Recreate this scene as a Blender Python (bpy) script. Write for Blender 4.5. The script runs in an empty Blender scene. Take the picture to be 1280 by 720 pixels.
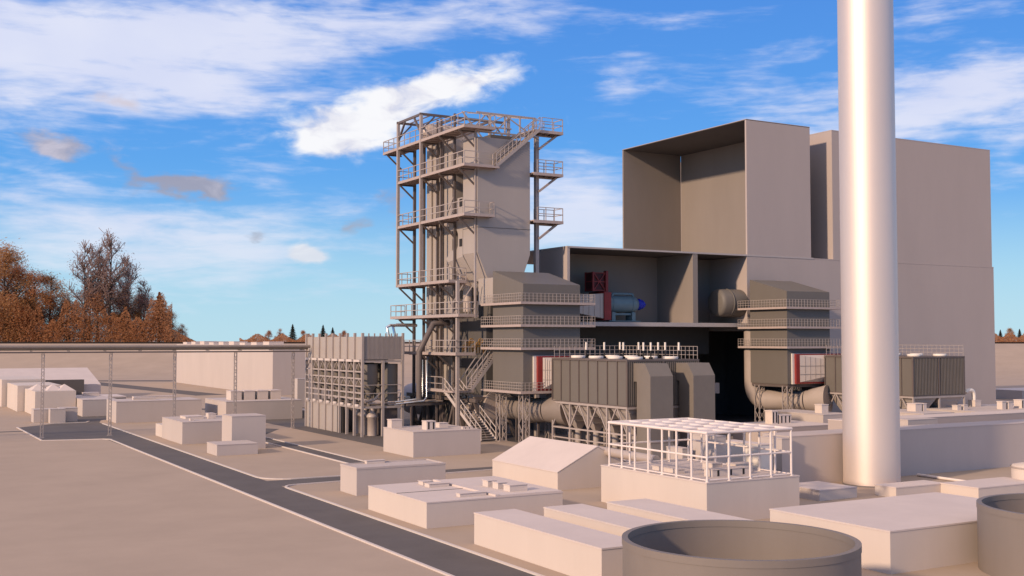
import bpy, math, random
from mathutils import Vector, Matrix
R = math.radians
PI = math.pi
rnd = random.Random(7)
scene = bpy.context.scene
col = scene.collection

# ------------------------------------------------------------------ mesh builder
class MB:
    """collects shapes (world coordinates) and links them as ONE mesh object"""
    def __init__(self):
        self.v = []; self.f = []; self.s = []
    def face(self, idx, smooth=False):
        self.f.append(idx); self.s.append(smooth)
    def j(self):
        return rnd.uniform(-.004, .004)
    def box(self, x0, x1, y0, y1, z0, z1, jit=True):
        q = self.j if jit else (lambda: 0)
        x0 += q(); x1 += q(); y0 += q(); y1 += q(); z0 += q(); z1 += q()
        n = len(self.v)
        self.v += [(x0,y0,z0),(x1,y0,z0),(x1,y1,z0),(x0,y1,z0),(x0,y0,z1),(x1,y0,z1),(x1,y1,z1),(x0,y1,z1)]
        for a in ((0,3,2,1),(4,5,6,7),(0,1,5,4),(1,2,6,5),(2,3,7,6),(3,0,4,7)):
            self.face([n+i for i in a])
        return self
    def hexa(self, bot, top):
        """8 corners: bottom ring, top ring (both counter-clockwise from above)"""
        n = len(self.v); self.v += list(bot) + list(top)
        for a in ((0,3,2,1),(4,5,6,7),(0,1,5,4),(1,2,6,5),(2,3,7,6),(3,0,4,7)):
            self.face([n+i for i in a])
        return self
    def prism(self, prof, axis, a0, a1):
        """profile of (p,q) pairs extruded along axis: x -> (y,z), y -> (x,z), z -> (x,y)"""
        a0 += self.j(); a1 += self.j()
        def P(p, q, a):
            return {'x': (a,p,q), 'y': (p,a,q), 'z': (p,q,a)}[axis]
        n = len(self.v); k = len(prof)
        self.v += [P(p,q,a0) for p,q in prof] + [P(p,q,a1) for p,q in prof]
        self.face([n+i for i in range(k)][::-1]); self.face([n+k+i for i in range(k)])
        for i in range(k):
            self.face([n+i, n+(i+1)%k, n+k+(i+1)%k, n+k+i])
        return self
    def bar(self, p, q, w, h=None):
        """rectangular bar between two points"""
        h = h or w
        w *= 1 + rnd.uniform(-.03, .03); h *= 1 + rnd.uniform(-.03, .03)
        p = Vector(p); q = Vector(q); d = q - p
        if d.length < 1e-6: return self
        d.normalize()
        ref = Vector((0,0,1)) if abs(d.z) < .95 else Vector((1,0,0))
        a = d.cross(ref).normalized(); b = a.cross(d).normalized()
        a *= w/2; b *= h/2
        e = d * rnd.uniform(0, .006); p = p - e; q = q + e
        n = len(self.v)
        for c in (p, q):
            self.v += [tuple(c-a-b), tuple(c+a-b), tuple(c+a+b), tuple(c-a+b)]
        for t in ((0,1,2,3),(7,6,5,4),(0,4,5,1),(1,5,6,2),(2,6,7,3),(3,7,4,0)):
            self.face([n+i for i in t])
        return self
    def tube(self, pts, r, n=12, caps=True, radii=None):
        """round tube through points, mitred"""
        pts = [Vector(p) for p in pts]; m = len(pts)
        dirs = [(pts[i+1]-pts[i]).normalized() for i in range(m-1)]
        ref = Vector((0,0,1)) if abs(dirs[0].z) < .9 else Vector((1,0,0))
        a = dirs[0].cross(ref).normalized()
        rings = []
        for i in range(m):
            if i == 0: t = dirs[0]
            elif i == m-1: t = dirs[-1]
            else:
                t = (dirs[i-1]+dirs[i]).normalized()
            a = (a - t*a.dot(t)).normalized(); b = t.cross(a)
            rr = radii[i] if radii else r
            base = len(self.v)
            for k in range(n):
                g = 2*PI*k/n
                self.v.append(tuple(pts[i] + (a*math.cos(g)+b*math.sin(g))*rr))
            rings.append(base)
        for i in range(m-1):
            for k in range(n):
                self.face([rings[i]+k, rings[i]+(k+1)%n, rings[i+1]+(k+1)%n, rings[i+1]+k], True)
        if caps:
            for base, flip in ((rings[0], True), (rings[-1], False)):
                nb = len(self.v); self.v += [self.v[base+k] for k in range(n)]
                ids = [nb+k for k in range(n)]
                self.face(ids[::-1] if flip else ids)
        return self
    def lathe(self, prof, c, n=24, smooth=True, axis='z'):
        """profile of (radius, along) turned about an axis through c; flat shading breaks at repeated points"""
        rings = []
        for r, z in prof:
            base = len(self.v)
            for k in range(n):
                g = 2*PI*k/n; p, q = r*math.cos(g), r*math.sin(g)
                if axis == 'z': self.v.append((c[0]+p, c[1]+q, c[2]+z))
                elif axis == 'x': self.v.append((c[0]+z, c[1]+p, c[2]+q))
                else: self.v.append((c[0]+q, c[1]+z, c[2]+p))
            rings.append(base)
        for i in range(len(prof)-1):
            if prof[i] == prof[i+1]: continue
            for k in range(n):
                self.face([rings[i]+k, rings[i]+(k+1)%n, rings[i+1]+(k+1)%n, rings[i+1]+k], smooth)
        return self
    def build(self, name, m, parent=None):
        o = Vector((0,0,0)); p = parent
        while p is not None:
            o += p.location; p = p.parent
        me = bpy.data.meshes.new(name)
        me.from_pydata([(x-o.x, y-o.y, z-o.z) for x,y,z in self.v], [], self.f)
        me.polygons.foreach_set('use_smooth', self.s)
        me.validate(); me.update()
        me.materials.append(m)
        ob = bpy.data.objects.new(name, me); col.objects.link(ob)
        if parent is not None: ob.parent = parent
        return ob

def tag(o, label=None, cat=None, group=None, kind=None):
    if label: o['label'] = label
    if cat: o['category'] = cat
    if group: o['group'] = group
    if kind: o['kind'] = kind
    return o
def thing(name, label, cat, loc, group=None):
    o = bpy.data.objects.new(name, None); col.objects.link(o)
    o.empty_display_size = .5; o.location = loc
    bpy.context.view_layer.update()
    return tag(o, label, cat, group)
def copy_tree(o, parent=None):
    c = o.copy(); col.objects.link(c)
    if parent is not None: c.parent = parent
    for ch in list(o.children): copy_tree(ch, c)
    return c

# ------------------------------------------------------------------ materials
def mat(name, c, rough=.6, metal=0., var=.12, scale=.35, bump=.0, streak=0., spec=.3):
    m = bpy.data.materials.new(name); m.use_nodes = True
    nt = m.node_tree; N = nt.nodes; L = nt.links
    b = N['Principled BSDF']
    b.inputs['Roughness'].default_value = rough; b.inputs['Metallic'].default_value = metal
    b.inputs['Specular IOR Level'].default_value = spec
    tc = N.new('ShaderNodeTexCoord'); mp = N.new('ShaderNodeMapping'); L.new(tc.outputs['Object'], mp.inputs[0])
    mp.inputs['Scale'].default_value = (scale, scale, scale*(.25 if streak else 1))
    n = N.new('ShaderNodeTexNoise'); n.inputs['Scale'].default_value = 1; n.inputs['Detail'].default_value = 8
    n.inputs['Roughness'].default_value = .65
    L.new(mp.outputs[0], n.inputs['Vector'])
    r = N.new('ShaderNodeValToRGB'); L.new(n.outputs['Fac'], r.inputs[0])
    r.color_ramp.elements[0].position = .3; r.color_ramp.elements[1].position = .7
    lo = tuple(x*(1-var) for x in c); hi = tuple(min(1, x*(1+var*.6)) for x in c)
    r.color_ramp.elements[0].color = (*lo, 1); r.color_ramp.elements[1].color = (*hi, 1)
    L.new(r.outputs[0], b.inputs['Base Color'])
    if bump:
        n2 = N.new('ShaderNodeTexNoise'); n2.inputs['Scale'].default_value = 3; n2.inputs['Detail'].default_value = 6
        L.new(tc.outputs['Object'], n2.inputs['Vector'])
        bp = N.new('ShaderNodeBump'); bp.inputs['Strength'].default_value = bump; bp.inputs['Distance'].default_value = .1
        L.new(n2.outputs['Fac'], bp.inputs['Height']); L.new(bp.outputs[0], b.inputs['Normal'])
    return m
M = {}
M['plaster'] = mat('pale_plaster', (.71,.585,.495), .75, var=.05, scale=.25, streak=1)
M['plaster_mid'] = mat('falloff_plaster', (.60,.50,.44), .75, var=.05, scale=.25, streak=1)  # plaster darkened for light fall-off over distance
M['roofing_mid'] = mat('falloff_roofing', (.60,.495,.44), .8, var=.06, scale=.3)  # roofing darkened likewise for light fall-off
M['roofing'] = mat('pale_roofing', (.72,.59,.52), .8, var=.06, scale=.3)
M['unit'] = mat('unit_paint', (.74,.61,.52), .6, var=.05, scale=.8)
M['bright'] = mat('bright_panel', (.88,.77,.66), .5, var=.03, scale=.5)
M['ground'] = mat('compacted_soil', (.48,.36,.27), .95, var=.085, scale=.11, bump=.08)
M['asphalt'] = mat('asphalt', (.15,.127,.115), .9, var=.14, scale=.25, bump=.15)
M['apron'] = mat('dark_concrete', (.155,.13,.115), .9, var=.15, scale=.15)
M['kerb'] = mat('white_kerb', (.70,.59,.52), .7, var=.05, scale=1)
M['steel'] = mat('painted_steel', (.46,.38,.335), .5, var=.10, scale=.6)
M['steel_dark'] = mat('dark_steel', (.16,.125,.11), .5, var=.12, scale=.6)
M['casing'] = mat('boiler_casing', (.46,.39,.34), .5, var=.05, scale=.3, streak=1)
M['grating'] = mat('platform_grating', (.50,.39,.34), .6, var=.12, scale=2)
M['cladding'] = mat('grey_cladding', (.18,.155,.132), .5, var=.05, scale=.3, streak=1)
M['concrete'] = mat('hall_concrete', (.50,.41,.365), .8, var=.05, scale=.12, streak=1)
M['hall_inner'] = mat('shaded_interior', (.30,.25,.215), .85, var=.07, scale=.12, streak=1)  # hall concrete darkened for the shade inside the bays and roof box
M['hall_roof'] = mat('hall_roof_edge', (.52,.45,.41), .7, var=.06, scale=.3)
M['chimney'] = mat('chimney_steel', (.88,.73,.63), .54, metal=.6, var=.03, scale=.15, streak=1)
M['duct'] = mat('duct_steel', (.56,.45,.38), .42, metal=.15, var=.07, scale=.5)
M['duct_mid'] = mat('dull_duct', (.46,.37,.31), .6, var=.08, scale=.5)
M['duct_dark'] = mat('dark_duct', (.31,.25,.21), .5, metal=.1, var=.1, scale=.5)  # darker duct tone for the bridge pipe and left by-pass
M['tank'] = mat('tank_steel', (.25,.205,.175), .55, var=.06, scale=.4, streak=1)
M['cage'] = mat('white_tube', (.88,.74,.66), .5, var=.04, scale=1)
M['red'] = mat('red_paint', (.30,.04,.035), .45, var=.15, scale=1)
M['red_dark'] = mat('shaded_red', (.09,.02,.02), .55, var=.2, scale=1)
M['teal'] = mat('teal_paint', (.17,.25,.28), .35, var=.08, scale=1)
M['blue'] = mat('blue_paint', (.03,.05,.55), .35, var=.1, scale=1)
M['silver'] = mat('bright_pipe', (.82,.78,.74), .22, metal=.9, var=.04, scale=1)
M['yellow'] = mat('brass_wheel', (.42,.22,.06), .5, var=.2, scale=2)
M['dark'] = mat('dark_louvre', (.035,.03,.028), .7, var=.2, scale=1)
M['hall_dark'] = mat('deep_shade_interior', (.13,.115,.105), .9, var=.1, scale=.2)  # dark tone puts shade into ceilings, lower bays and tower recess
M['louvre'] = mat('louvre_grey', (.22,.185,.155), .55, var=.08, scale=.5)
M['bark'] = mat('bark', (.07,.05,.04), .9, var=.3, scale=1)
M['edgeline'] = mat('black_edge_shade', (.012,.010,.010), .8, var=.3, scale=.5)

def leafmat(name, c1, c2):
    m = bpy.data.materials.new(name); m.use_nodes = True
    nt = m.node_tree; N = nt.nodes; L = nt.links; b = N['Principled BSDF']
    b.inputs['Roughness'].default_value = .9; b.inputs['Specular IOR Level'].default_value = .0
    g = N.new('ShaderNodeNewGeometry')
    r = N.new('ShaderNodeValToRGB'); r.color_ramp.elements[0].color = (*c1,1); r.color_ramp.elements[1].color = (*c2,1)
    L.new(g.outputs['Random Per Island'], r.inputs[0]); L.new(r.outputs[0], b.inputs['Base Color'])
    tr = N.new('ShaderNodeBsdfTranslucent'); L.new(r.outputs[0], tr.inputs['Color'])
    mx = N.new('ShaderNodeMixShader'); mx.inputs[0].default_value = .5
    L.new(b.outputs[0], mx.inputs[1]); L.new(tr.outputs[0], mx.inputs[2])
    tp = N.new('ShaderNodeBsdfTransparent'); m2 = N.new('ShaderNodeMixShader'); m2.inputs[0].default_value = .62
    L.new(tp.outputs[0], m2.inputs[1]); L.new(mx.outputs[0], m2.inputs[2])
    L.new(m2.outputs[0], N['Material Output'].inputs['Surface'])
    return m
M['rust'] = leafmat('rust_leaves', (.46,.20,.095), (.66,.31,.145))
M['ochre'] = leafmat('ochre_leaves', (.48,.25,.11), (.64,.36,.17))
M['pine'] = leafmat('dark_needles', (.045,.04,.022), (.10,.08,.04))
M['fir'] = leafmat('fir_needles', (.36,.17,.09), (.52,.25,.12))
M['twig'] = leafmat('bare_twigs', (.34,.23,.20), (.52,.37,.31))
M['under'] = leafmat('undergrowth', (.40,.19,.095), (.60,.285,.135))

# ------------------------------------------------------------------ camera
AZ = R(29.9)
cam = bpy.data.cameras.new('camera'); co = bpy.data.objects.new('camera', cam); col.objects.link(co)
cam.sensor_width = 36; cam.lens = 1415/1280*36
cam.clip_start = .5; cam.clip_end = 9000
TILT = math.atan(64/1415)
co.location = (0,0,14); co.rotation_euler = (PI/2+TILT, 0, -AZ)
scene.camera = co
scene.render.resolution_x = 1024; scene.render.resolution_y = 576
scene.view_settings.view_transform = 'Standard'; scene.view_settings.look = 'None'
scene.view_settings.exposure = 0; scene.view_settings.gamma = 1
scene.render.engine = 'CYCLES'
scene.cycles.diffuse_bounces = 1; scene.cycles.glossy_bounces = 2; scene.cycles.max_bounces = 6; scene.cycles.transparent_max_bounces = 24
F0 = Vector((math.sin(AZ), math.cos(AZ), 0)); R0 = Vector((math.cos(AZ), -math.sin(AZ), 0))

# ------------------------------------------------------------------ sun
SUN_L = Vector((1, .2475, -.385)).normalized()
SUN_EL = math.asin(-SUN_L.z); SUN_ROT = math.atan2(-SUN_L.x, -SUN_L.y)
ld = bpy.data.lights.new('sun', 'SUN'); ld.energy = 3.4; ld.angle = R(2.6); ld.color = (1, .76, .55)
lo = bpy.data.objects.new('sun', ld); col.objects.link(lo)
lo.rotation_euler = SUN_L.to_track_quat('-Z', 'Y').to_euler()
lo.location = (-40, -20, 60)

# ------------------------------------------------------------------ sky (world directions only)
def make_sky():
    w = bpy.data.worlds.new('World'); scene.world = w; w.use_nodes = True
    nt = w.node_tree; N = nt.nodes; L = nt.links
    bg = N['Background']
    def val(x):
        return x
    def m(op, a, b=None, c=None, clamp=False):
        n = N.new('ShaderNodeMath'); n.operation = op; n.use_clamp = clamp
        for i, x in enumerate((a, b, c)):
            if x is None: continue
            if isinstance(x, (int, float)): n.inputs[i].default_value = x
            else: L.new(x, n.inputs[i])
        return n.outputs[0]
    def mixc(f, a, b):
        n = N.new('ShaderNodeMix'); n.data_type = 'RGBA'
        for s, x in ((n.inputs[0], f), (n.inputs[6], a), (n.inputs[7], b)):
            if isinstance(x, (int, float)): s.default_value = x
            elif isinstance(x, tuple): s.default_value = (*x, 1)
            else: L.new(x, s)
        return n.outputs[2]
    tc = N.new('ShaderNodeTexCoord'); d = tc.outputs['Generated']
    sep = N.new('ShaderNodeSeparateXYZ'); L.new(d, sep.inputs[0])
    x, y, z = sep.outputs
    el = m('ARCSINE', z)
    az = m('ARCTAN2', x, y)                    # compass angle from +Y towards +X
    eld = m('MULTIPLY', el, 180/PI); azd = m('MULTIPLY', az, 180/PI)
    def noise(scale, sx, sz, detail=8, rough=.6, dist=0., off=0., rot=0.):
        mp = N.new('ShaderNodeMapping'); L.new(cmb, mp.inputs[0])
        mp.inputs['Scale'].default_value = (sx, sz, 1); mp.inputs['Location'].default_value = (off, off*.7, off)
        mp.inputs['Rotation'].default_value = (0, 0, R(rot))
        n = N.new('ShaderNodeTexNoise'); L.new(mp.outputs[0], n.inputs['Vector'])
        n.inputs['Scale'].default_value = scale; n.inputs['Detail'].default_value = detail
        n.inputs['Roughness'].default_value = rough-.05; n.inputs['Distortion'].default_value = dist
        return n.outputs['Fac']
    cb = N.new('ShaderNodeCombineXYZ'); L.new(azd, cb.inputs[0]); L.new(eld, cb.inputs[1]); cmb = cb.outputs[0]
    def px(p):
        a = math.atan((p[0]-640)/1415)
        return math.degrees(a + AZ), math.degrees(math.atan((424-p[1])/1415*math.cos(a)))
    K = 1/24.7                                  # degrees per photo pixel
    # wobble the lookup so that no cloud outline is a clean ellipse
    wob = m('MULTIPLY', m('SUBTRACT', noise(.45, .6, 1.2, 5, .6, off=3.1), .5), 4.2)
    wob2 = m('MULTIPLY', m('SUBTRACT', noise(.45, .6, 1.2, 5, .6, off=17.7), .5), 2.6)
    azw = m('ADD', azd, wob); elw = m('ADD', eld, wob2)
    def blob(cx, cy, sx, sy, amp=1., rot=0.):
        a0, e0 = px((cx, cy)); sx *= K; sy *= K
        da = m('SUBTRACT', azw, a0); de = m('SUBTRACT', elw, e0)
        if rot:
            c, s = math.cos(R(rot)), math.sin(R(rot))
            u = m('ADD', m('MULTIPLY', da, c/sx), m('MULTIPLY', de, s/sx))
            v = m('ADD', m('MULTIPLY', da, -s/sy), m('MULTIPLY', de, c/sy))
        else:
            u = m('MULTIPLY', da, 1/sx); v = m('MULTIPLY', de, 1/sy)
        q = m('ADD', m('MULTIPLY', u, u), m('MULTIPLY', v, v))
        return m('MULTIPLY', m('EXPONENT', m('MULTIPLY', q, -1)), amp)
    def total(bs):
        t = bs[0]
        for b in bs[1:]: t = m('ADD', t, b)
        return t
    def sstep(v, a, b):
        n = N.new('ShaderNodeMapRange'); n.interpolation_type = 'SMOOTHSTEP'
        L.new(v, n.inputs[0]); n.inputs[1].default_value = a; n.inputs[2].default_value = b
        return n.outputs[0]
    # clear sky
    st = N.new('ShaderNodeTexSky'); st.sky_type = 'NISHITA'; st.sun_disc = False
    st.sun_elevation = SUN_EL; st.sun_rotation = SUN_ROT; st.altitude = 50
    st.air_density = 1.0; st.dust_density = .6; st.ozone_density = 2.0
    rp = N.new('ShaderNodeValToRGB'); L.new(m('DIVIDE', eld, 40, clamp=True), rp.inputs[0])
    e = rp.color_ramp.elements
    stops = [(0, (3.6,7.0,8.6)), (.08, (2.5,6.1,9.0)), (.17, (1.15,4.2,9.1)), (.30, (.85,3.35,8.7)), (.46, (.65,2.6,7.9)), (1, (.30,1.2,4.2))]
    e[0].position, e[0].color = stops[0][0], (*stops[0][1],1)
    e[1].position, e[1].color = stops[-1][0], (*stops[-1][1],1)
    for p, c in stops[1:-1]:
        q = e.new(p); q.color = (*c, 1)
    clear = mixc(.88, st.outputs[0], rp.outputs[0])
    # streaky cirrus
    cir = total([blob(120,25,330,75,.80), blob(60,110,230,62,.60), blob(430,40,260,34,.50,6), blob(620,10,130,22,.42),
                 blob(120,265,240,34,.56,-6), blob(60,320,260,50,.50), blob(290,345,120,50,.26), blob(250,110,90,16,.35),
                 blob(1160,120,210,42,.62), blob(1230,85,110,28,.45), blob(1190,15,130,20,.45,8), blob(785,105,42,26,.48),
                 blob(720,265,130,70,1.0), blob(830,20,70,14,.35), blob(1090,165,150,22,.5,10), blob(1270,190,40,60,.4),
                 blob(330,210,120,18,.30), blob(420,260,110,26,.26), blob(500,350,120,36,.18)])
    nz = noise(.34, .42, 1.9, 10, .62, .5, 5.0, -4)
    nf = noise(1.2, .40, 2.2, 8, .6, .3, 9.0, -4)
    nn = m('ADD', m('MULTIPLY', nz, .75), m('MULTIPLY', nf, .35))
    dc = sstep(m('ADD', cir, m('MULTIPLY', m('SUBTRACT', nn, .55), 2.0)), .16, 1.0)
    dc = m('MULTIPLY', dc, .88)
    sky = mixc(dc, clear, mixc(noise(.2, 1, 1.5, 4, .5, off=2), (6.6,7.0,9.2), (9.0,9.0,9.8)))
    # bright fair-weather clouds
    nb = noise(.62, .75, 1.5, 10, .58, .4, 30.0)
    cum = total([blob(415,160,66,36,1.0), blob(500,130,95,36,1.0,18), blob(590,92,62,20,.78,14), blob(383,318,22,11,.7)])
    a0, e0 = px((383,318))
    pu = m('MULTIPLY', m('SUBTRACT', azd, a0), 1/(24*K)); pv = m('MULTIPLY', m('SUBTRACT', eld, e0), 1/(11*K))
    puff = m('EXPONENT', m('MULTIPLY', m('ADD', m('MULTIPLY', pu, pu), m('MULTIPLY', pv, pv)), -1))
    cum = m('ADD', cum, m('MULTIPLY', puff, .95))
    dk = sstep(m('ADD', cum, m('MULTIPLY', m('SUBTRACT', nb, .5), 1.6)), .28, 1.05)
    shade = sstep(m('ADD', nb, m('MULTIPLY', m('SUBTRACT', eld, 9.5), .02)), .35, .62)
    sky = mixc(m('MULTIPLY', dk, .95), sky, mixc(shade, (7.6,7.5,8.4), (9.9,9.8,9.9)))
    # small grey clouds
    gr = total([blob(215,231,56,15,1.25), blob(255,236,26,11,.6), blob(70,181,42,13,1.0,-8), blob(138,122,30,14,.85), blob(150,205,16,34,.6,30),
                blob(310,293,24,7,.8), blob(492,256,17,20,.75), blob(452,278,13,18,.6), blob(395,360,12,9,.45)])
    dg = sstep(m('ADD', gr, m('MULTIPLY', m('SUBTRACT', nb, .5), 1.3)), .30, 1.0)
    sky = mixc(m('MULTIPLY', dg, .88), sky, mixc(sstep(m('ADD', nb, m('MULTIPLY', m('SUBTRACT', elw, 8.2), .12)), .42, .78), (3.6,3.4,4.2), (6.6,6.0,6.7)))
    # warm fill glow added overhead and behind the camera, out of view
    dv = N.new('ShaderNodeVectorMath'); dv.operation = 'DOT_PRODUCT'; L.new(d, dv.inputs[0]); dv.inputs[1].default_value = (F0.x, F0.y, 0)
    fill_glow = sstep(m('ADD', m('MULTIPLY', dv.outputs['Value'], -.16), m('MULTIPLY', z, .95)), .42, .95)
    vc = mixc(noise(.1, 1, 1, 4, .5, off=7), (8.6,7.3,7.0), (11,9.5,9.0))
    sky = mixc(fill_glow, sky, vc)
    # horizon haze and what lies below it
    hz = m('MULTIPLY', sstep(m('MULTIPLY', eld, -1), -9., .5), .5)
    sky = mixc(hz, sky, (6.2,8.0,8.8))
    sky = mixc(sstep(m('MULTIPLY', eld, -1), 0., 3.), sky, (2.6,2.0,1.6))
    L.new(sky, bg.inputs['Color']); bg.inputs['Strength'].default_value = .1
make_sky()

# ------------------------------------------------------------------ terrain, roads
def terrain():
    b = MB()
    # rows across the view at given distance (along the view) and height
    rows = [(-250,0),(0,0),(120,0),(250,0),(395,0),(420,.8),(445,4.2),(468,9.2),(482,11.9),(492,12.3),(510,12.3),(600,11.5),(900,7),(4500,5.5)]
    wid = 24
    for d, z in rows:
        half = max(500, d*1.2)
        for k in range(wid+1):
            s = -half + 2*half*k/wid
            p = F0*d + R0*s
            b.v.append((p.x, p.y, z))
    for i in range(len(rows)-1):
        for k in range(wid):
            a = i*(wid+1)+k
            b.face([a, a+1, a+wid+2, a+wid+1], True)
    return tag(b.build('ground', M['ground']), kind='structure')
terrain()

def sheet(name, pts, z, m):
    b = MB(); b.v = [(x,y,z) for x,y in pts]; b.face(list(range(len(pts))))
    return tag(b.build(name, m), kind='structure')
def kerb(pts, closed=False, w=.22):
    b = MB()
    for p, q in zip(pts, pts[1:]): b.bar((p[0],p[1],.04), (q[0],q[1],.04), w, .14)
    return tag(b.build('kerb', M['kerb']), kind='structure')
def arc(cx, cy, r, a0, a1, n=8):
    return [(cx+r*math.cos(R(a0+(a1-a0)*i/n)), cy+r*math.sin(R(a0+(a1-a0)*i/n))) for i in range(n+1)]
XL, XR = 30.5, 35.1
# main road with the loading yard at its far end and the side road branching right
sheet('road', [(XL,-120),(XR,-120),(XR,200),(36.4,206),(42,215),(38.2,232),(XL-.3,224),(XL-.3,160),(XL,150)], .008, M['asphalt'])
sheet('yard_pavement', [(21.9,168.3),(XL+.3,168.3),(XL+.3,198),(30,203),(21.9,195)], .013, M['asphalt'])
sheet('side_road', [(XR,105.2),(64,107.2),(64,109.6),(XR,109.6)], .010, M['asphalt'])
sheet('service_lane', [(47.85,109.6),(50.3,109.6),(50.3,160),(57,172),(54,176),(47.85,163)], .012, M['asphalt'])
kerb([(XL,-120),(XL,165)] + arc(29.2,165,1.4,0,90,5) + [(22.0,168.2),(21.8,195)])
kerb([(XR,-120),(XR,103.6)] + arc(XR+1.6,103.6,1.6,180,95,6) + [(64,107.1)])
kerb([(XR,197),(XR,113)] + arc(XR+3.3,113,3.3,180,270,7) + [(47.8,109.7),(47.85,162)])
kerb([(50.3,109.8),(50.3,158)])
kerb([(24.5,201.3),(33.2,201.3),(34.0,203.5)])
# paved apron under the process plant
b = MB(); b.box(59.2, 185, 136.4, 230, -.3, .02)
b.box(77.5, 128, 126.5, 136.4, -.3, .016)
tag(b.build('plant_apron', M['apron']), kind='structure')
# distant tracks on the plain to the left
def strip(name, p, q, w, m, z=.012):
    p = Vector((*p,0)); q = Vector((*q,0)); n = (q-p).normalized().cross(Vector((0,0,1)))*w/2
    return sheet(name, [tuple((p-n)[:2]), tuple((p+n)[:2]), tuple((q+n)[:2]), tuple((q-n)[:2])], z, m)
strip('track', (-40,457), (92,388), 10, M['asphalt'])
strip('track', (30,372), (64,396), 4, M['asphalt'])
strip('track', (63,394), (76.5,284), 8, M['asphalt'])
strip('track', (230,185), (340,190), 26, M['asphalt'])
strip('track', (-40,183), (30,188), 1.6, M['apron'])
# ------------------------------------------------------------------ plain site buildings
def building(name, label, cat, x0, x1, y0, y1, z1, roof=True, group=None, z0=0., m='plaster', para=.0):
    if m == 'plaster' and y0 > 80: m = 'plaster_mid'      # light fall-off put into darker paint on the rear blocks
    t = thing(name, label, cat, ((x0+x1)/2, (y0+y1)/2, z0), group)
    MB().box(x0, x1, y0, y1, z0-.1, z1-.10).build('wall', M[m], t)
    b = MB()
    b.box(x0-.03, x1+.03, y0-.03, y1+.03, z1-.10, z1)
    if para:
        w = .16
        b.box(x0-.03, x0+w, y0-.03, y1+.03, z1, z1+para); b.box(x1-w, x1+.03, y0-.03, y1+.03, z1, z1+para)
        b.box(x0+w, x1-w, y0-.03, y0+w, z1, z1+para); b.box(x0+w, x1-w, y1-w, y1+.03, z1, z1+para)
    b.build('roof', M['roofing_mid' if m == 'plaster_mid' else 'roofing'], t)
    return t
def unit(label, x0, x1, y0, y1, z0, z1, group=None, slots=0, m='unit'):
    """boxy roof-top or yard plant unit: skid, casing, lid with a small overhang"""
    t = thing('plant_unit', label, 'plant unit', ((x0+x1)/2, (y0+y1)/2, z0), group)
    e = min(.05, (x1-x0)*.06); h = z1-z0
    b = MB(); b.box(x0+e, x1-e, y0+e, y1-e, z0-.02, z1-h*.10); b.build('casing', M[m], t)
    b = MB(); b.box(x0, x1, y0, y1, z1-h*.10, z1); b.build('lid', M['roofing'], t)
    if slots:
        for k in range(slots):
            xx = x0 + (x1-x0)*(k+.5)/slots
            MB().box(xx-.10, xx+.10, y0+e-.015, y0+e+.05, z0+h*.08, z1-h*.14).build('louvre', M['dark'], t)
    return t

# front-left row beside the road
building('flat_building', 'wide flat-roofed pale building beside the road with a raised right half of roof', 'building', 36.6,48.5, 76.3,87.4, 1.94)
t = bpy.data.objects['flat_building']
bb = MB(); bb.box(42.8,48.45, 76.35,87.35, 1.94, 2.03); bb.box(42.45,42.8, 76.35,87.3, 1.945, 2.10); bb.build('raised_roof', M['roofing'], t)
bb = MB(); bb.box(36.65,42.45, 81.78,81.88, 1.942, 1.965); bb.build('roof_seam', M['apron'], t)
g = 'plant units on the wide flat roof'
unit('square unit on the raised roof half, farthest of its row of three', 44.3,45.2, 81.0,82.0, 2.03,2.55, g)
unit('square unit on the raised roof half, middle of its row of three', 44.35,45.25, 79.4,80.4, 2.03,2.55, g)
unit('longer unit on the raised roof half, nearest of its row of three', 44.4,46.1, 77.6,78.7, 2.03,2.55, g)
unit('small low unit on the left half of the wide flat roof, farther back', 40.5,41.5, 85.2,86.2, 1.94,2.25, g)
unit('long low unit on the left half of the wide flat roof beside the raised strip', 40.3,42.2, 83.6,84.6, 1.94,2.25, g)
unit('long low unit at the front edge of the wide flat roof', 39.9,42.3, 77.4,78.1, 1.94,2.22, g)

g = 'parallel long sheds in the foreground'
building('long_shed', 'long low pale shed nearest the road, leftmost of three parallel sheds', 'shed', 36.75,39.95, 53.7,69.1, 2.14, group=g)
building('long_shed', 'middle one of the three parallel long low sheds', 'shed', 42.2,45.4, 53.0,68.85, 2.14, group=g)
building('long_shed', 'long low shed beside the block that carries the white pipe cage', 'shed', 47.5,51.0, 53.0,68.7, 2.14, group=g)

# gabled shed
t = thing('gabled_shed', 'pale shed with a plain pitched roof in the middle of the yard', 'shed', (60.8,95.7,0))
x0,x1,xr = 56.35,65.3,60.85; y0,y1 = 89.5,102.
MB().prism([(x0,-.1),(x1,-.1),(x1,1.58),(xr,3.76),(x0,1.58)], 'y', y0, y1).build('wall', M['plaster'], t)
bb = MB()
bb.prism([(x0-.04,1.60),(x0-.04,1.68),(xr,3.90),(xr,3.79)], 'y', y0-.02, y1+.02)
bb.prism([(x1+.04,1.60),(xr,3.79),(xr,3.90),(x1+.04,1.68)], 'y', y0-.02, y1+.02)
bb.build('roof', M['roofing'], t)

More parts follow.
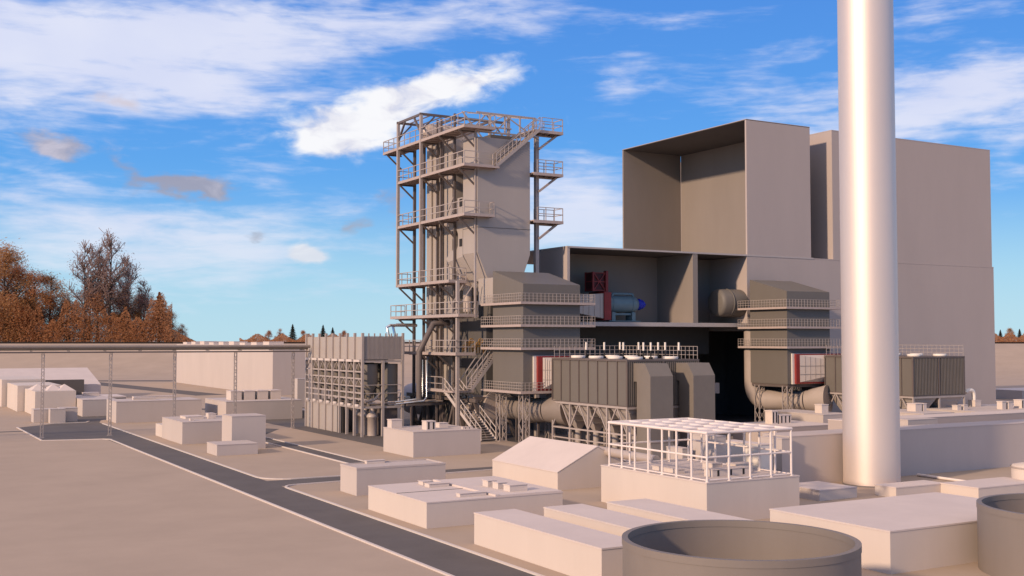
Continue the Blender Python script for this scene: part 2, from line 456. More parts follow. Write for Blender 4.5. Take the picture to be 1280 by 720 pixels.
# block with white tube cage
building('cage_block', 'pale flat block carrying an open cage of white tubes', 'building', 55.75,65.2, 67.4,81.5, 3.15)
t = thing('tube_cage', 'open cage of white tubes standing on the flat block in front of the chimney', 'cage', (60.5,74.1,3.15))
cx0,cx1,cy0,cy1,cz0,cz1 = 56.0,64.6, 67.65,80.6, 3.15, 6.85
nx,ny = 4,7
for i in range(nx+1):
    for k in range(ny+1):
        if 0<i<nx and 0<k<ny: continue
        x = cx0+(cx1-cx0)*i/nx; y = cy0+(cy1-cy0)*k/ny
        MB().tube([(x,y,cz0-.03),(x,y,cz1-.05)], .095, 10).lathe([(.16,-.02),(.16,.04),(.1,.045)], (x,y,cz0), 10).build('post', M['cage'], t)
for z in (3.28, 5.0):
    bb = MB(); r = .085 if z > 4 else .06
    bb.tube([(cx0,cy0,z),(cx0,cy1,z)], r, 8); bb.tube([(cx1,cy0,z),(cx1,cy1,z)], r, 8)
    bb.tube([(cx0,cy0,z+.003),(cx1,cy0,z+.003)], r, 8); bb.tube([(cx0,cy1,z-.003),(cx1,cy1,z-.003)], r, 8)
    bb.build('rail', M['cage'], t)
bb = MB()
for i in range(nx+1):
    x = cx0+(cx1-cx0)*i/nx; bb.tube([(x,cy0-.08,cz1),(x,cy1+.08,cz1)], .12, 10)
for k in range(ny+1):
    y = cy0+(cy1-cy0)*k/ny; bb.tube([(cx0-.08,y,cz1+.01),(cx1+.08,y,cz1+.01)], .12, 10)
bb.build('top_grid', M['cage'], t)
bb = MB()
for i in range(nx):
    for k in range(ny):
        x = cx0+(cx1-cx0)*(i+.5)/nx; y = cy0+(cy1-cy0)*(k+.5)/ny
        n = len(bb.v)
        if (i+k) % 2 == 0:
            bb.lathe([(.0,.05),(.70,.05),(.76,.02),(.76,-.05),(.0,-.05)], (x,y,cz1+.0), 20, smooth=False)
bb.build('fan_cover', M['cage'], t)
g = 'low units inside the white tube cage'
unit('long low unit inside the white tube cage on the block', 58.3,62.2, 69.8,70.9, 3.15,3.75, g, 3)
unit('boxy unit inside the white tube cage, left of the pair at the back', 60.6,61.7, 72.5,73.9, 3.15,3.85, g)
unit('longer boxy unit inside the white tube cage, right of the pair at the back', 62.0,63.9, 71.3,72.5, 3.15,3.85, g)
unit('flat low unit inside the white tube cage, nearest its left side', 57.4,58.2, 73.0,76.5, 3.15,3.5, g)
building('penthouse', 'tall pale block seen through the left of the tube cage', 'building', 68,69.2, 80.9,84.6, 5.15)
building('penthouse', 'bright white block seen through the tube cage', 'building', 72,73.4, 79.3,84.6, 4.32, m='bright')
building('penthouse', 'narrow pale block behind the right end of the tube cage', 'building', 75.8,76.9, 80.6,83.5, 4.62)
building('penthouse', 'slim upright block inside view of the tube cage next to the tall one', 'building', 66.3,67.2, 83.6,86.0, 3.9)

# big white block right of the tanks
building('white_block', 'large flat white block between the two round tanks', 'building', 53.5,70.0, 47.8,58.1, 2.57)
# small blocks round the chimney
building('chimney_block', 'low pale block on the ground just left of the chimney foot', 'building', 72.3,76.8, 72.3,77.0, .95)
building('chimney_block', 'low pale block in front of the chimney foot', 'building', 79.4,85.8, 70.2,72.6, .95)
building('chimney_block', 'low pale block between the chimney and the right-hand tank', 'building', 85.2,94, 66.2,70.2, 1.0)

# middle blocks
building('flat_block', 'pale flat block at the foot of the steel stair', 'building', 57.05,66.1, 122.65,131.5, 3.02)
g = 'roof units of the block at the stair foot'
unit('roof unit at the left edge of the block at the stair foot', 57.2,58.7, 129.4,130.8, 3.02,4.05, g)
unit('louvred roof unit in the middle of the block at the stair foot', 59.6,60.9, 124.4,125.8, 3.02,4.1, g, 2)
unit('low roof unit right of the louvred one on the block at the stair foot', 62.6,63.9, 127.0,128.2, 3.02,3.6, g)
for k in range(3):
    unit(('left','middle','right')[k]+' one of three tiny units on the block at the stair foot', 64.1+k*.52,64.5+k*.52, 123.6,124.0, 3.02,3.3, g)
building('flat_block', 'pale flat block beside the road junction', 'building', 38.75,47.6, 95.25,99.2, 2.42, para=.08)
unit('thin bright roof unit at the back of the block by the junction', 41.0,42.9, 98.4,99.0, 2.42,2.72)
t = building('flat_block', 'pale flat building with a stepped end left of the road bend', 'building', 37.45,45.9, 153.2,164.9, 2.95)
MB().box(37.6,45.7, 164.95,169.6, -.1,1.75).build('annex', M['plaster'], t)
g = 'roof units of the stepped building'
unit('flat roof unit at the left of the stepped building', 39.2,41.8, 158.8,162.0, 2.95,3.3, g)
unit('small roof unit at the front of the stepped building', 39.0,39.6, 155.4,156.2, 2.95,3.25, g)
unit('low roof unit at the far right of the stepped building', 43.0,44.0, 160.5,162.8, 2.95,3.5, g)
unit('tall roof unit nearest the tower-like block on the stepped building', 42.2,43.0, 158.2,159.0, 2.95,3.7, g)
building('tall_block', 'tall pale block with a low block at its foot beside the side lane', 'building', 41.0,45.4, 142.4,146.95, 4.25)
building('low_block', 'low pale block at the foot of the tall block', 'building', 37.4,42.4, 136.05,140.6, 1.34)
building('long_block', 'long pale block behind the tall block with four units on top', 'building', 54.5,68.1, 192.9,206.5, 3.31)
for k in range(4):
    unit(('leftmost','second from the left','third from the left','rightmost')[k]+' of four grey units on the long block behind the tall block',
         56.6+k*2.4,58.6+k*2.4, 197.5,200.5, 3.31,4.9, 'grey units on the long block')
building('long_block', 'long low pale block on the far side of the road end', 'building', 37.3,51.5, 197.4,206, 3.6)
g = 'roof strips of the long block at the road end'
unit('longer flat strip unit on the roof of the long block at the road end', 41.3,48.5, 203.6,205.0, 3.6,4.05, g)
unit('shorter flat strip unit on the roof of the long block at the road end', 40.6,44.5, 200.5,201.4, 3.6,3.95, g)
t = building('warehouse', 'big pale windowless warehouse behind the pipe bridge', 'warehouse', 89.2,98.2, 274.7,374, 12.4)
for k in range(9):
    unit(('first','second','third','fourth','fifth','sixth','seventh','eighth','ninth')[k]+' from the left of the vent boxes along the warehouse roof',
         90.5,94.5, 366-k*10.5,371-k*10.5, 12.4,13.1+.15*(k%3), 'vent boxes along the warehouse roof')
building('far_block', 'pale block half hidden behind the framed filter building', 'building', 78,84, 224,226.5, 5.9)
building('far_block', 'small low block standing behind the end of the long block', 'building', 69.5,73.0, 196,201, 1.2)

# far-left cluster of halls
t = thing('hall_cluster', 'cluster of pale halls with pyramid roof lights at the far left of the road', 'building', (31.5,235,0))
MB().box(27.9,34.95, 223.2,238, -.1,4.45).build('wall', M['plaster'], t)
for k, (px_, py_) in enumerate(((29.3,231.0),(31.6,228.5),(33.6,228.0))):
    bb = MB(); s = 1.45; z = 4.46
    n = len(bb.v); bb.v += [(px_-s,py_-s*2.2,z),(px_+s,py_-s*2.2,z),(px_+s,py_+s*2.2,z),(px_-s,py_+s*2.2,z),(px_,py_,z+1.1)]
    for a in ((0,1,4),(1,2,4),(2,3,4),(3,0,4),(3,2,1,0)): bb.face([n+i for i in a])
    bb.build('roof_light', M['roofing'], t)
MB().box(26.6,34.6, 238.4,256, -.1,5.0).build('wall', M['plaster'], t)
MB().box(25.6,34.0, 256.5,280, -.1,5.6).build('wall', M['plaster'], t)
bb = MB(); bb.hexa([(26.5,281,.0),(49.5,281,.0),(49.5,300,.0),(26.5,300,.0)], [(26.5,281,3.4),(49.5,281,3.4),(49.5,300,6.9),(26.5,300,6.9)])
bb.build('slanted_roof', M['roofing'], t)
MB().box(33.2,45.5, 279.4,280.7, 1.0,4.6).build('glazing', M['apron'], t)
building('annex_hall', 'low annex with a recessed flat roof right of the far-left halls', 'building', 35.1,41.0, 216.8,236, 3.05)
unit('pale roof unit on the low annex of the far-left halls', 37.5,40.5, 231,233, 3.05,3.7)
unit('dark roof panel unit on the low annex of the far-left halls', 41.2,46.5, 236,246, 0,2.6, m='louvre')
g = 'small boxes at the head of the yard'
building('small_box', 'leftmost of the small box huts at the head of the yard', 'hut', 25.5,29.0, 205.4,208.5, 2.2, group=g)
building('small_box', 'nearest of the small box huts at the head of the yard', 'hut', 27.7,30.1, 202.5,204.6, 2.35, group=g)
building('small_box', 'rightmost small box hut behind the others at the head of the yard', 'hut', 29.6,32.4, 205.0,208, 2.35, group=g)

# right-hand low buildings behind the chimney
building('long_terrace', 'long low pale building running behind the chimney', 'building', 77.3,150, 81.2,84.9, 4.72)
building('rear_terrace', 'long grey low building behind the chimney building', 'building', 100,165, 95,98.5, 4.5, m='concrete')
building('roof_house', 'low pale house with a flat top right of the chimney, before the rear filter house', 'building', 118.4,124.2, 100,112, 4.45)
building('roof_house', 'flat pale house with rounded plinth below the gooseneck pipe', 'building', 133.3,147, 103,116, 4.05)
building('roof_house', 'pale low house left of the chimney below the rear duct tower', 'building', 110.8,116, 110,121, 4.0)
building('roof_house', 'flat grey low house left of the chimney beside the tube cage', 'building', 97,107, 104,112, 3.3, m='concrete')
building('roof_house', 'small block on the edge of the long building right of the chimney', 'building', 104.5,109.5, 90.5,92.5, 4.75)
g = 'plant units on the low roofs at the right'
unit('upright roof unit right of the chimney, left half of a pair', 121.0,122.3, 103.5,105, 4.45,5.5, g)
unit('narrow upright roof unit right of the chimney, right half of a pair', 122.55,123.2, 103.5,105, 4.45,5.5, g)
unit('left small roof unit on the flat house below the gooseneck pipe', 133.6,134.5, 107,108, 4.05,4.75, g)
unit('right small roof unit on the flat house below the gooseneck pipe', 135.0,135.9, 107,108, 4.05,4.75, g)
unit('upright roof unit at the foot of the gooseneck pipe', 142.9,144.3, 111.3,112.7, 4.05,5.0, g)
unit('left of two upright roof units near the right corner of the big hall', 140.6,141.5, 105,106, 4.05,5.2, g)
unit('right of two upright roof units near the right corner of the big hall', 142.0,143.0, 105,106, 4.05,5.1, g)
unit('louvred roof unit at the right edge of the view', 144.9,146.4, 105,106.4, 4.05,5.3, g, 3)
unit('upright unit with louvres beside the lattice legs of the rear duct tower', 100.0,101.0, 108,109.4, 3.3,5.0, g, 2)
unit('lower unit with louvres right of the upright one by the lattice legs', 101.3,103.3, 108,109.4, 3.3,4.4, g, 3)
unit('upright unit left of the chimney below the rear filter house', 112.6,113.9, 112,113.4, 4.0,5.2, g)
building('roof_house', 'grey slab house at the foot of the big hall on the right', 'building', 150,182, 112,120, 3.6, m='concrete')
building('far_block', 'grey low block beyond the right corner of the big hall', 'building', 232,275, 168,178, 2.2, m='concrete')

# ------------------------------------------------------------------ round tanks and chimney
def open_tank(label, cx, cy, r, z):
    t = thing('open_tank', label, 'tank', (cx,cy,0), 'open round tanks in the foreground')
    MB().lathe([(r,-.1),(r,z-.30)], (cx,cy,0), 96).lathe([(r-.24,z-.30),(r-.24,.2)], (cx,cy,0), 96).lathe([(r-.24,.2),(.01,.2)], (cx,cy,0), 96, smooth=False).build('shell', M['tank'], t)
    MB().lathe([(r+.03,z-.34),(r+.03,z)], (cx,cy,0), 96).lathe([(r+.03,z),(r-.27,z)], (cx,cy,0), 96, smooth=False).lathe([(r-.27,z),(r-.27,z-.34)], (cx,cy,0), 96).build('rim', M['tank'], t)
    return t
open_tank('open round grey tank in the centre foreground', 38.55,44.1, 5.86, 4.0)
open_tank('open round grey tank cut by the right edge of the view', 63.75,42.25, 5.86, 4.0)
t = thing('round_vat', 'small closed round vat behind the right-hand tank', 'tank', (95.7,67.8,0))
MB().lathe([(2.3,-.05),(2.3,2.1),(2.2,2.25),(.9,2.5),(.01,2.55)], (95.7,67.8,0), 40).build('shell', M['plaster'], t)
MB().lathe([(2.38,1.98),(2.38,2.12)], (95.7,67.8,0), 40).build('band', M['steel'], t)

t = thing('chimney', 'tall smooth pale metal chimney stack', 'chimney', (85.0,78.1,0))
MB().lathe([(2.66,-.05),(2.64,40),(2.60,110)], (85.0,78.1,0), 128).build('shaft', M['chimney'], t)
MB().lathe([(2.60,110),(2.75,110),(2.75,111),(2.3,111)], (85.0,78.1,0), 64).build('rim', M['chimney'], t)
MB().lathe([(2.74,-.05),(2.74,.12),(2.66,.13)], (85.0,78.1,0), 96).build('base_ring', M['tank'], t)

def pipe(name, label, pts, r, m='duct', n=14, group=None, supports=()):
    t = thing(name, label, 'pipe', pts[0], group)
    MB().tube(pts, r, n).build('pipe_run', M[m], t)
    for s in supports:
        MB().box(s[0]-.12, s[0]+.12, s[1]-.12, s[1]+.12, -.05, s[2]).build('support', M['steel'], t)
    return t
pipe('ground_pipe', 'pale pipe lying across the ground right of the chimney', [(94.0,80.3,.16),(93.3,70.5,.16)], .14, 'cage')
pipe('yard_pipe', 'upper pale pipe running behind the tube cage', [(62,92,3.3),(62,81.9,3.2)], .42, supports=((62,91,3.0),(62,83.5,2.9)))
pipe('yard_pipe', 'lower pale pipe running behind the tube cage', [(67,97,1.6),(67,86,1.5)], .5, supports=((67,96,1.2),(67,88,1.1)))
def elbow(p0, p1, p2, r, n=8):
    """rounded corner points from p0 over p1 to p2"""
    p0, p1, p2 = Vector(p0), Vector(p1), Vector(p2)
    a = (p0-p1).normalized(); b = (p2-p1).normalized()
    out = []
    for i in range(n+1):
        s = i/n; q = (1-s)**2*(p1+a*r) + 2*s*(1-s)*p1 + s*s*(p1+b*r)
        out.append(tuple(q))
    return out
pipe('gooseneck_pipe', 'white gooseneck vent pipe in front of the big hall', [(143.5,112,4.9)] + elbow((143.5,112,4.9),(143.5,112,6.45),(141.9,112,6.45),.8) + [(141.9,112,6.4),(141.7,112,6.1)], .30, 'bright')

# ------------------------------------------------------------------ pipe bridge on lattice masts
t = thing('pipe_bridge', 'overhead twin pipe line crossing the yard on thin lattice masts', 'pipe bridge', (22.5,172.8,0))
MB().tube([(-70,172.8,12.95),(62.2,172.8,12.85)], .25, 12).build('pipe_run', M['duct_dark'], t)
MB().tube([(-70,173.8,12.62),(62.2,173.8,12.52)], .16, 12).build('pipe_run', M['cladding'], t)
bb = MB(); bb.bar((-70,172.3,12.2),(62,172.3,12.06), .14,.18); bb.bar((-70,174.2,12.2),(62,174.2,12.06), .14,.18)
for k in range(27):
    x = -69+k*5; bb.bar((x,172.3,12.3),(x,174.2,12.3), .10)
bb.build('girder', M['steel_dark'], t)
def mast(x, y, z, w, parent, name='mast', m='steel', seg=10, wb=.06, wd=.045):
    b = MB(); h = w/2; c = [(-h,-h),(h,-h),(h,h),(-h,h)]
    for dx, dy in c: b.bar((x+dx,y+dy,0),(x+dx,y+dy,z), wb)
    for k in range(seg):
        z0 = z*k/seg; z1 = z*(k+1)/seg
        for i in range(4):
            a, d = c[i], c[(i+1)%4]
            if k % 2: a, d = d, a
            b.bar((x+a[0],y+a[1],z0),(x+d[0],y+d[1],z1), wd)
    b.box(x-h-.15,x+h+.15,y-h-.15,y+h+.15,-.1,.06)
    return b.build(name, M[m], parent)
for k in range(-3,5):
    mast(22.55+9.22*k, 172.8, 12.1, .36, t, seg=24)

# ------------------------------------------------------------------ main hall
t = thing('power_house', 'huge windowless concrete hall with two open bays and an open box on top', 'hall', (135,158,0))
b = MB()
W = M['concrete']
xl, xd0, xd1, xb0, xe = 90.27, 113.84, 114.8, 125.04, 186.45
yf, yb = 140.6, 150.3
ZF, ZR = 16.59, 27.69
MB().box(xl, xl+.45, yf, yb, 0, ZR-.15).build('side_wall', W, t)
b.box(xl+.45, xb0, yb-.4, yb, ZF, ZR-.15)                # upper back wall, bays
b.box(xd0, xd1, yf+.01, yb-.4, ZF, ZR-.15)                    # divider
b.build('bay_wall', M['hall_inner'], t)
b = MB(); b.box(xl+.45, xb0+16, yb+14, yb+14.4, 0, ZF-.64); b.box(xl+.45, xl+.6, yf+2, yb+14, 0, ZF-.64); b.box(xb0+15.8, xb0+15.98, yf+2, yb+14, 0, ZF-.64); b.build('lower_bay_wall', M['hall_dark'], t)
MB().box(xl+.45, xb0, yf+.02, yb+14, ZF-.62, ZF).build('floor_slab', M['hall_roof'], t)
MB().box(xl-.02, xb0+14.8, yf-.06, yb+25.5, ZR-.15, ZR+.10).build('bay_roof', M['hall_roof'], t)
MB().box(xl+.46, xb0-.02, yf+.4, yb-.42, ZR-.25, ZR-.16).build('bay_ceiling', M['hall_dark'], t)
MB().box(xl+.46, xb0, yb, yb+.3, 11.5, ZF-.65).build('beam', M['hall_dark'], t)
b = MB()
b.box(xb0, xb0+16, yf, yf+.6, 11.0, ZR-.16)               # front wall over the low opening
b.box(xb0, xb0+.5, yf+.6, yb+24, ZF-.02, ZR-.16)
b.box(xb0+16, xe, yf, 196, 0, ZR-.16)                    # solid lower block of the hall
b.box(xb0, xb0+16, yb+14.4, yb+15, 0, ZR-.16)
b.box(xb0, xb0+16, yf+.6, yb+14.4, 15.4, 15.9)
b.build('lower_wall', W, t)
MB().box(xb0-.05, xe+.02, yf-.02, 197, ZR-.155, ZR+.02).build('lower_roof', W, t)
# open box on the roof (open towards the left)
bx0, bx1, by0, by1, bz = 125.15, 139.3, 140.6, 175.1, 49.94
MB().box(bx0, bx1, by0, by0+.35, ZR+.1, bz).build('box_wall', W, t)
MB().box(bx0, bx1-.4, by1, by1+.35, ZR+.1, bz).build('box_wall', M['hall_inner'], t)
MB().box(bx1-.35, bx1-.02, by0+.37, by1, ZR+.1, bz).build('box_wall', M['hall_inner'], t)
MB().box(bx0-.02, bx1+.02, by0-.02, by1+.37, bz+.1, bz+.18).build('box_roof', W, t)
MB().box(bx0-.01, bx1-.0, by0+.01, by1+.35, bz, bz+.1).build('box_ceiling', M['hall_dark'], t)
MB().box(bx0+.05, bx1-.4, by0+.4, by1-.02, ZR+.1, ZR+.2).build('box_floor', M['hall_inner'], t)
# tall rear block
b = MB(); b.box(144.5, 186.1, 140.65, 190, ZR+.02, 49.94); b.build('tall_wall', W, t)
MB().box(144.48, 186.12, 140.63, 190.02, 49.94, 50.1).build('tall_roof', W, t)
MB().box(119.5, 121.5, 143.5, 146, 5.2, 6.9).build('store_box', M['concrete'], t)

# gas turbine in the left bay
t = thing('turbine_set', 'gas turbine set with red intake frame, teal drum and blue nose in the open bay', 'turbine', (95,135.3,ZF))
TURB = t
ay, az_ = 135.3, 19.2
b = MB()
b.hexa([(86.2,ay-1.1,az_-1.1),(92.6,ay-1.9,az_-2.35),(92.6,ay+1.9,az_-2.35),(86.2,ay+1.1,az_-1.1)],
       [(86.2,ay-1.1,az_+1.1),(92.6,ay-1.9,az_+1.55),(92.6,ay+1.9,az_+1.55),(86.2,ay+1.1,az_+1.1)])
for k in range(1,6):
    x = 87.4+k*.9; s = (x-86.2)/6.4
    b.box(x, x+.1, ay-1.17-.8*s, ay-1.0-.8*s, az_-1.1-1.2*s, az_+1.1+.4*s)
b.build('exhaust_cone', M['duct'], t)
b = MB(); b.box(92.6,93.7, ay-2.05,ay+2.05, az_-2.55, az_+1.75); b.box(92.45,92.62, ay-2.15,ay+2.15, az_-2.6,az_+1.85)
b.build('flange_frame', M['red'], t)
b = MB()
fx0, fx1, fz0, fz1 = 91.2, 93.4, az_+1.9, az_+4.9
for x in (fx0,fx1):
    for y in (ay-1.0, ay+1.0): b.bar((x,y,fz0),(x,y,fz1), .26)
for z in (fz0+.15,(fz0+fz1)/2,fz1-.15):
    b.bar((fx0,ay-1.0,z),(fx1,ay-1.0,z), .15); b.bar((fx0,ay+1.0,z),(fx1,ay+1.0,z), .15)
    b.bar((fx0,ay-1.0,z+.01),(fx0,ay+1.0,z+.01), .15); b.bar((fx1,ay-1.0,z+.01),(fx1,ay+1.0,z+.01), .15)
b.bar((fx0,ay-1.0,fz0),(fx1,ay-1.0,fz1), .14); b.bar((fx1,ay-1.02,fz0),(fx0,ay-1.02,fz1), .14)
b.box(fx1-.1,fx1+.3, ay-1.25,ay-.6, fz0-.1,fz1+.2)
b.build('intake_frame', M['red'], t)
MB().box(fx0-.05,fx1-.25, ay-.9,ay+.9, fz0,fz1-.1).build('intake_box', M['red_dark'], t)  # dark red box for the shade inside the open frame
b = MB(); b.lathe([(.6,.0),(1.22,.12),(1.32,.4),(1.32,4.9),(1.22,5.3),(.95,5.7),(.7,5.85)], (93.75,ay,az_), 40, axis='x')
for q in (.9,4.4): b.lathe([(1.32,q),(1.37,q),(1.37,q+.12),(1.32,q+.12)], (93.75,ay,az_), 40, axis='x')
b.build('drum', M['teal'], t)
for zz, sg in ((1.35,1),(-1.35,-1)):
    pts = [(94.9,ay-.5,az_+zz*.9)] + elbow((94.9,ay-.5,az_+zz*.9),(94.9,ay-.5,az_+zz+.25*sg),(98.6,ay-.5,az_+zz+.25*sg),.3) + \
          elbow((94.9,ay-.5,az_+zz+.25*sg),(98.6,ay-.5,az_+zz+.25*sg),(98.6,ay-.5,az_+zz*.9),.3) + [(98.6,ay-.5,az_+zz*.9)]
    MB().tube(pts, .2, 10).build('side_pipe', M['teal'], t)
b = MB(); b.lathe([(.8,.0),(.8,.3),(.9,.31),(.9,.5),(.68,.52),(.62,.85),(.72,.87),(.72,1.0),(.34,1.3),(.14,1.65),(.01,1.7)], (99.6,ay,az_), 28, axis='x')
for k in range(8):
    g_ = 2*PI*k/8; b.tube([(99.7,ay+.78*math.cos(g_),az_+.78*math.sin(g_)),(100.9,ay+.42*math.cos(g_),az_+.42*math.sin(g_))], .1, 6)
b.build('nose', M['blue'], t)
b = MB(); b.box(94.6,95.2, ay-.9,ay+.9, 16.5,az_-1.3); b.box(98.2,98.8, ay-.9,ay+.9, 16.5,az_-1.3); b.box(94,99.6, ay-1.1,ay+1.1, 16.45,16.58)
b.build('cradle', M['teal'], t)
TURB.location = (102.0,146.2,ZF+.32); TURB.scale = (1.07,1.0,1.0)
t = thing('round_duct', 'fat horizontal round duct at the right end of the right bay, behind the duct tower', 'duct', (121.5,142.6,19.9))
MB().lathe([(.05,-.1),(1.6,-.05),(2.1,.15),(2.25,.5),(2.25,4.85)], (120.1,142.6,19.9), 40, axis='x').build('shell', M['cladding'], t)
for q in (2.0,): MB().lathe([(2.25,q),(2.34,q),(2.34,q+.16),(2.25,q+.16)], (120.1,142.6,19.9), 40, axis='x').build('band', M['cladding'], t)

# ------------------------------------------------------------------ hand rails, platforms
def rail(b, pts, h, sp, w, bars=2):
    for p, q in zip(pts, pts[1:]):
        p = Vector(p); q = Vector(q); n = max(1, round((q-p).length/sp))
        for i in range(n+1):
            c = p + (q-p)*i/n; b.bar(c, c+Vector((0,0,h)), w)
        for k in range(bars):
            z = Vector((0,0,h*(k+1)/bars)); b.bar(p+z, q+z, w)
    return b

# duct tower (HRSG by-pass module), built once and copied
def duct_tower():
    t = thing('duct_tower', 'grey clad duct tower with four railed platforms in front of the left bay', 'duct tower', (80.9,133.7,0), 'grey duct towers with railed platforms')
    x0,x1,y0,y1 = 76.3,85.3,129.7,138.0
    MB().box(x0,x1,y0,y1, 7.1,18.9).build('body', M['cladding'], t)
    b = MB(); b.hexa([(x0-.01,y0-.01,18.9),(x1+.01,y0-.01,18.9),(x1+.01,y1+.01,18.9),(x0-.01,y1+.01,18.9)],
                     [(x0-.01,y0-.01,21.4),(x1+.01,y0-.01,21.4),(x1+.01,y1+.01,23.5),(x0-.01,y1+.01,23.5)])
    b.build('hood', M['cladding'], t)
    for z in (18.98,15.97,12.9,7.1):
        b = MB(); o = .85
        ya = y1+2.0; xb = x1+2.0
        b.box(x0-o,x0+.01, y0-o,ya, z-.32,z); b.box(x0+.01,xb, y0-o,y0+.01, z-.32,z)
        b.box(x1-.01,xb, y0+.01,y1, z-.32,z)
        p = b.build('platform', M['grating'], t)
        b = MB(); e = .06
        rail(b, [(x0-o+e,ya,z),(x0-o+e,y0-o+e,z),(xb-e,y0-o+e,z),(xb-e,y1,z)], 1.15, .62, .045, 3)
        b.build('handrail', M['steel'], p)
    for x in (x0+.55, x1-.55):
        for y in (y0+.7, y1-1.4):
            mast(x, y, 6.8, 1.0, t, 'lattice_leg', 'steel', 5, .12, .075)
    b = MB(); b.box(x0+.1,x1-.1, y0+.15,y1-.15, 6.62,7.12); b.build('base_frame', M['steel_dark'], t)
    return t
dt = duct_tower()
dt2 = copy_tree(dt); dt2.location.x += 47.0
low = [c for c in dt2.children if c.name.startswith('platform')][3]
for c in list(low.children): bpy.data.objects.remove(c)
bpy.data.objects.remove(low)
dt2['label'] = 'grey clad duct tower with four railed platforms left of the chimney'

# by-pass duct: vertical drop, bend and horizontal run under the duct tower
def bypass(dx, drop, label):
    z = 4.35; x = 80.0+dx
    t = thing('bypass_duct', label, 'duct', (x,139,0), 'fat round by-pass ducts')
    y = 138.95
    if drop: back = [(x-2.5,y,16.0)] + elbow((x-2.5,y,16.0),(x-2.5,y,z),(x,120,z),2.8,10) + [(x-.6,134.6,z)]
    else: back = [(x,141.2,z),(x,135,z)]
    MB().tube(back + [(x+.1,131.6,z),(x+.5,130.4,z+.1)], 1.58, 40).build('duct_run', M['duct_dark' if not drop else 'duct_mid'], t)
    MB().tube([(x+.5,130.42,z+.1),(x+2.0,127.4,z+.35)], 2.1, 40, radii=[1.62,2.25]).build('reducer', M['duct_dark' if not drop else 'duct_mid'], t)
    for yy in (135.0,132.2):
        MB().lathe([(1.57,-.09),(1.68,-.09),(1.68,.09),(1.57,.09)], (x-(.75*(yy-131.6)/3 if drop else 0)+.05,yy,z), 40, axis='y').build('flange_ring', M['cladding'], t)
    for yy in (136.4,133.4):
        b = MB(); b.box(x-1.0,x-.75,yy-.12,yy+.12,-.05,z-.8); b.box(x+.75,x+1.0,yy-.12,yy+.12,-.05,z-.8); b.box(x-1.0,x+1.0,yy-.1,yy+.1,z-1.75,z-1.5)
        b.build('saddle', M['steel_dark'], t)
bypass(0, False, 'fat round duct running under the left duct tower on lattice legs')
bypass(47.4, True, 'fat round duct dropping beside the right duct tower and running under it')

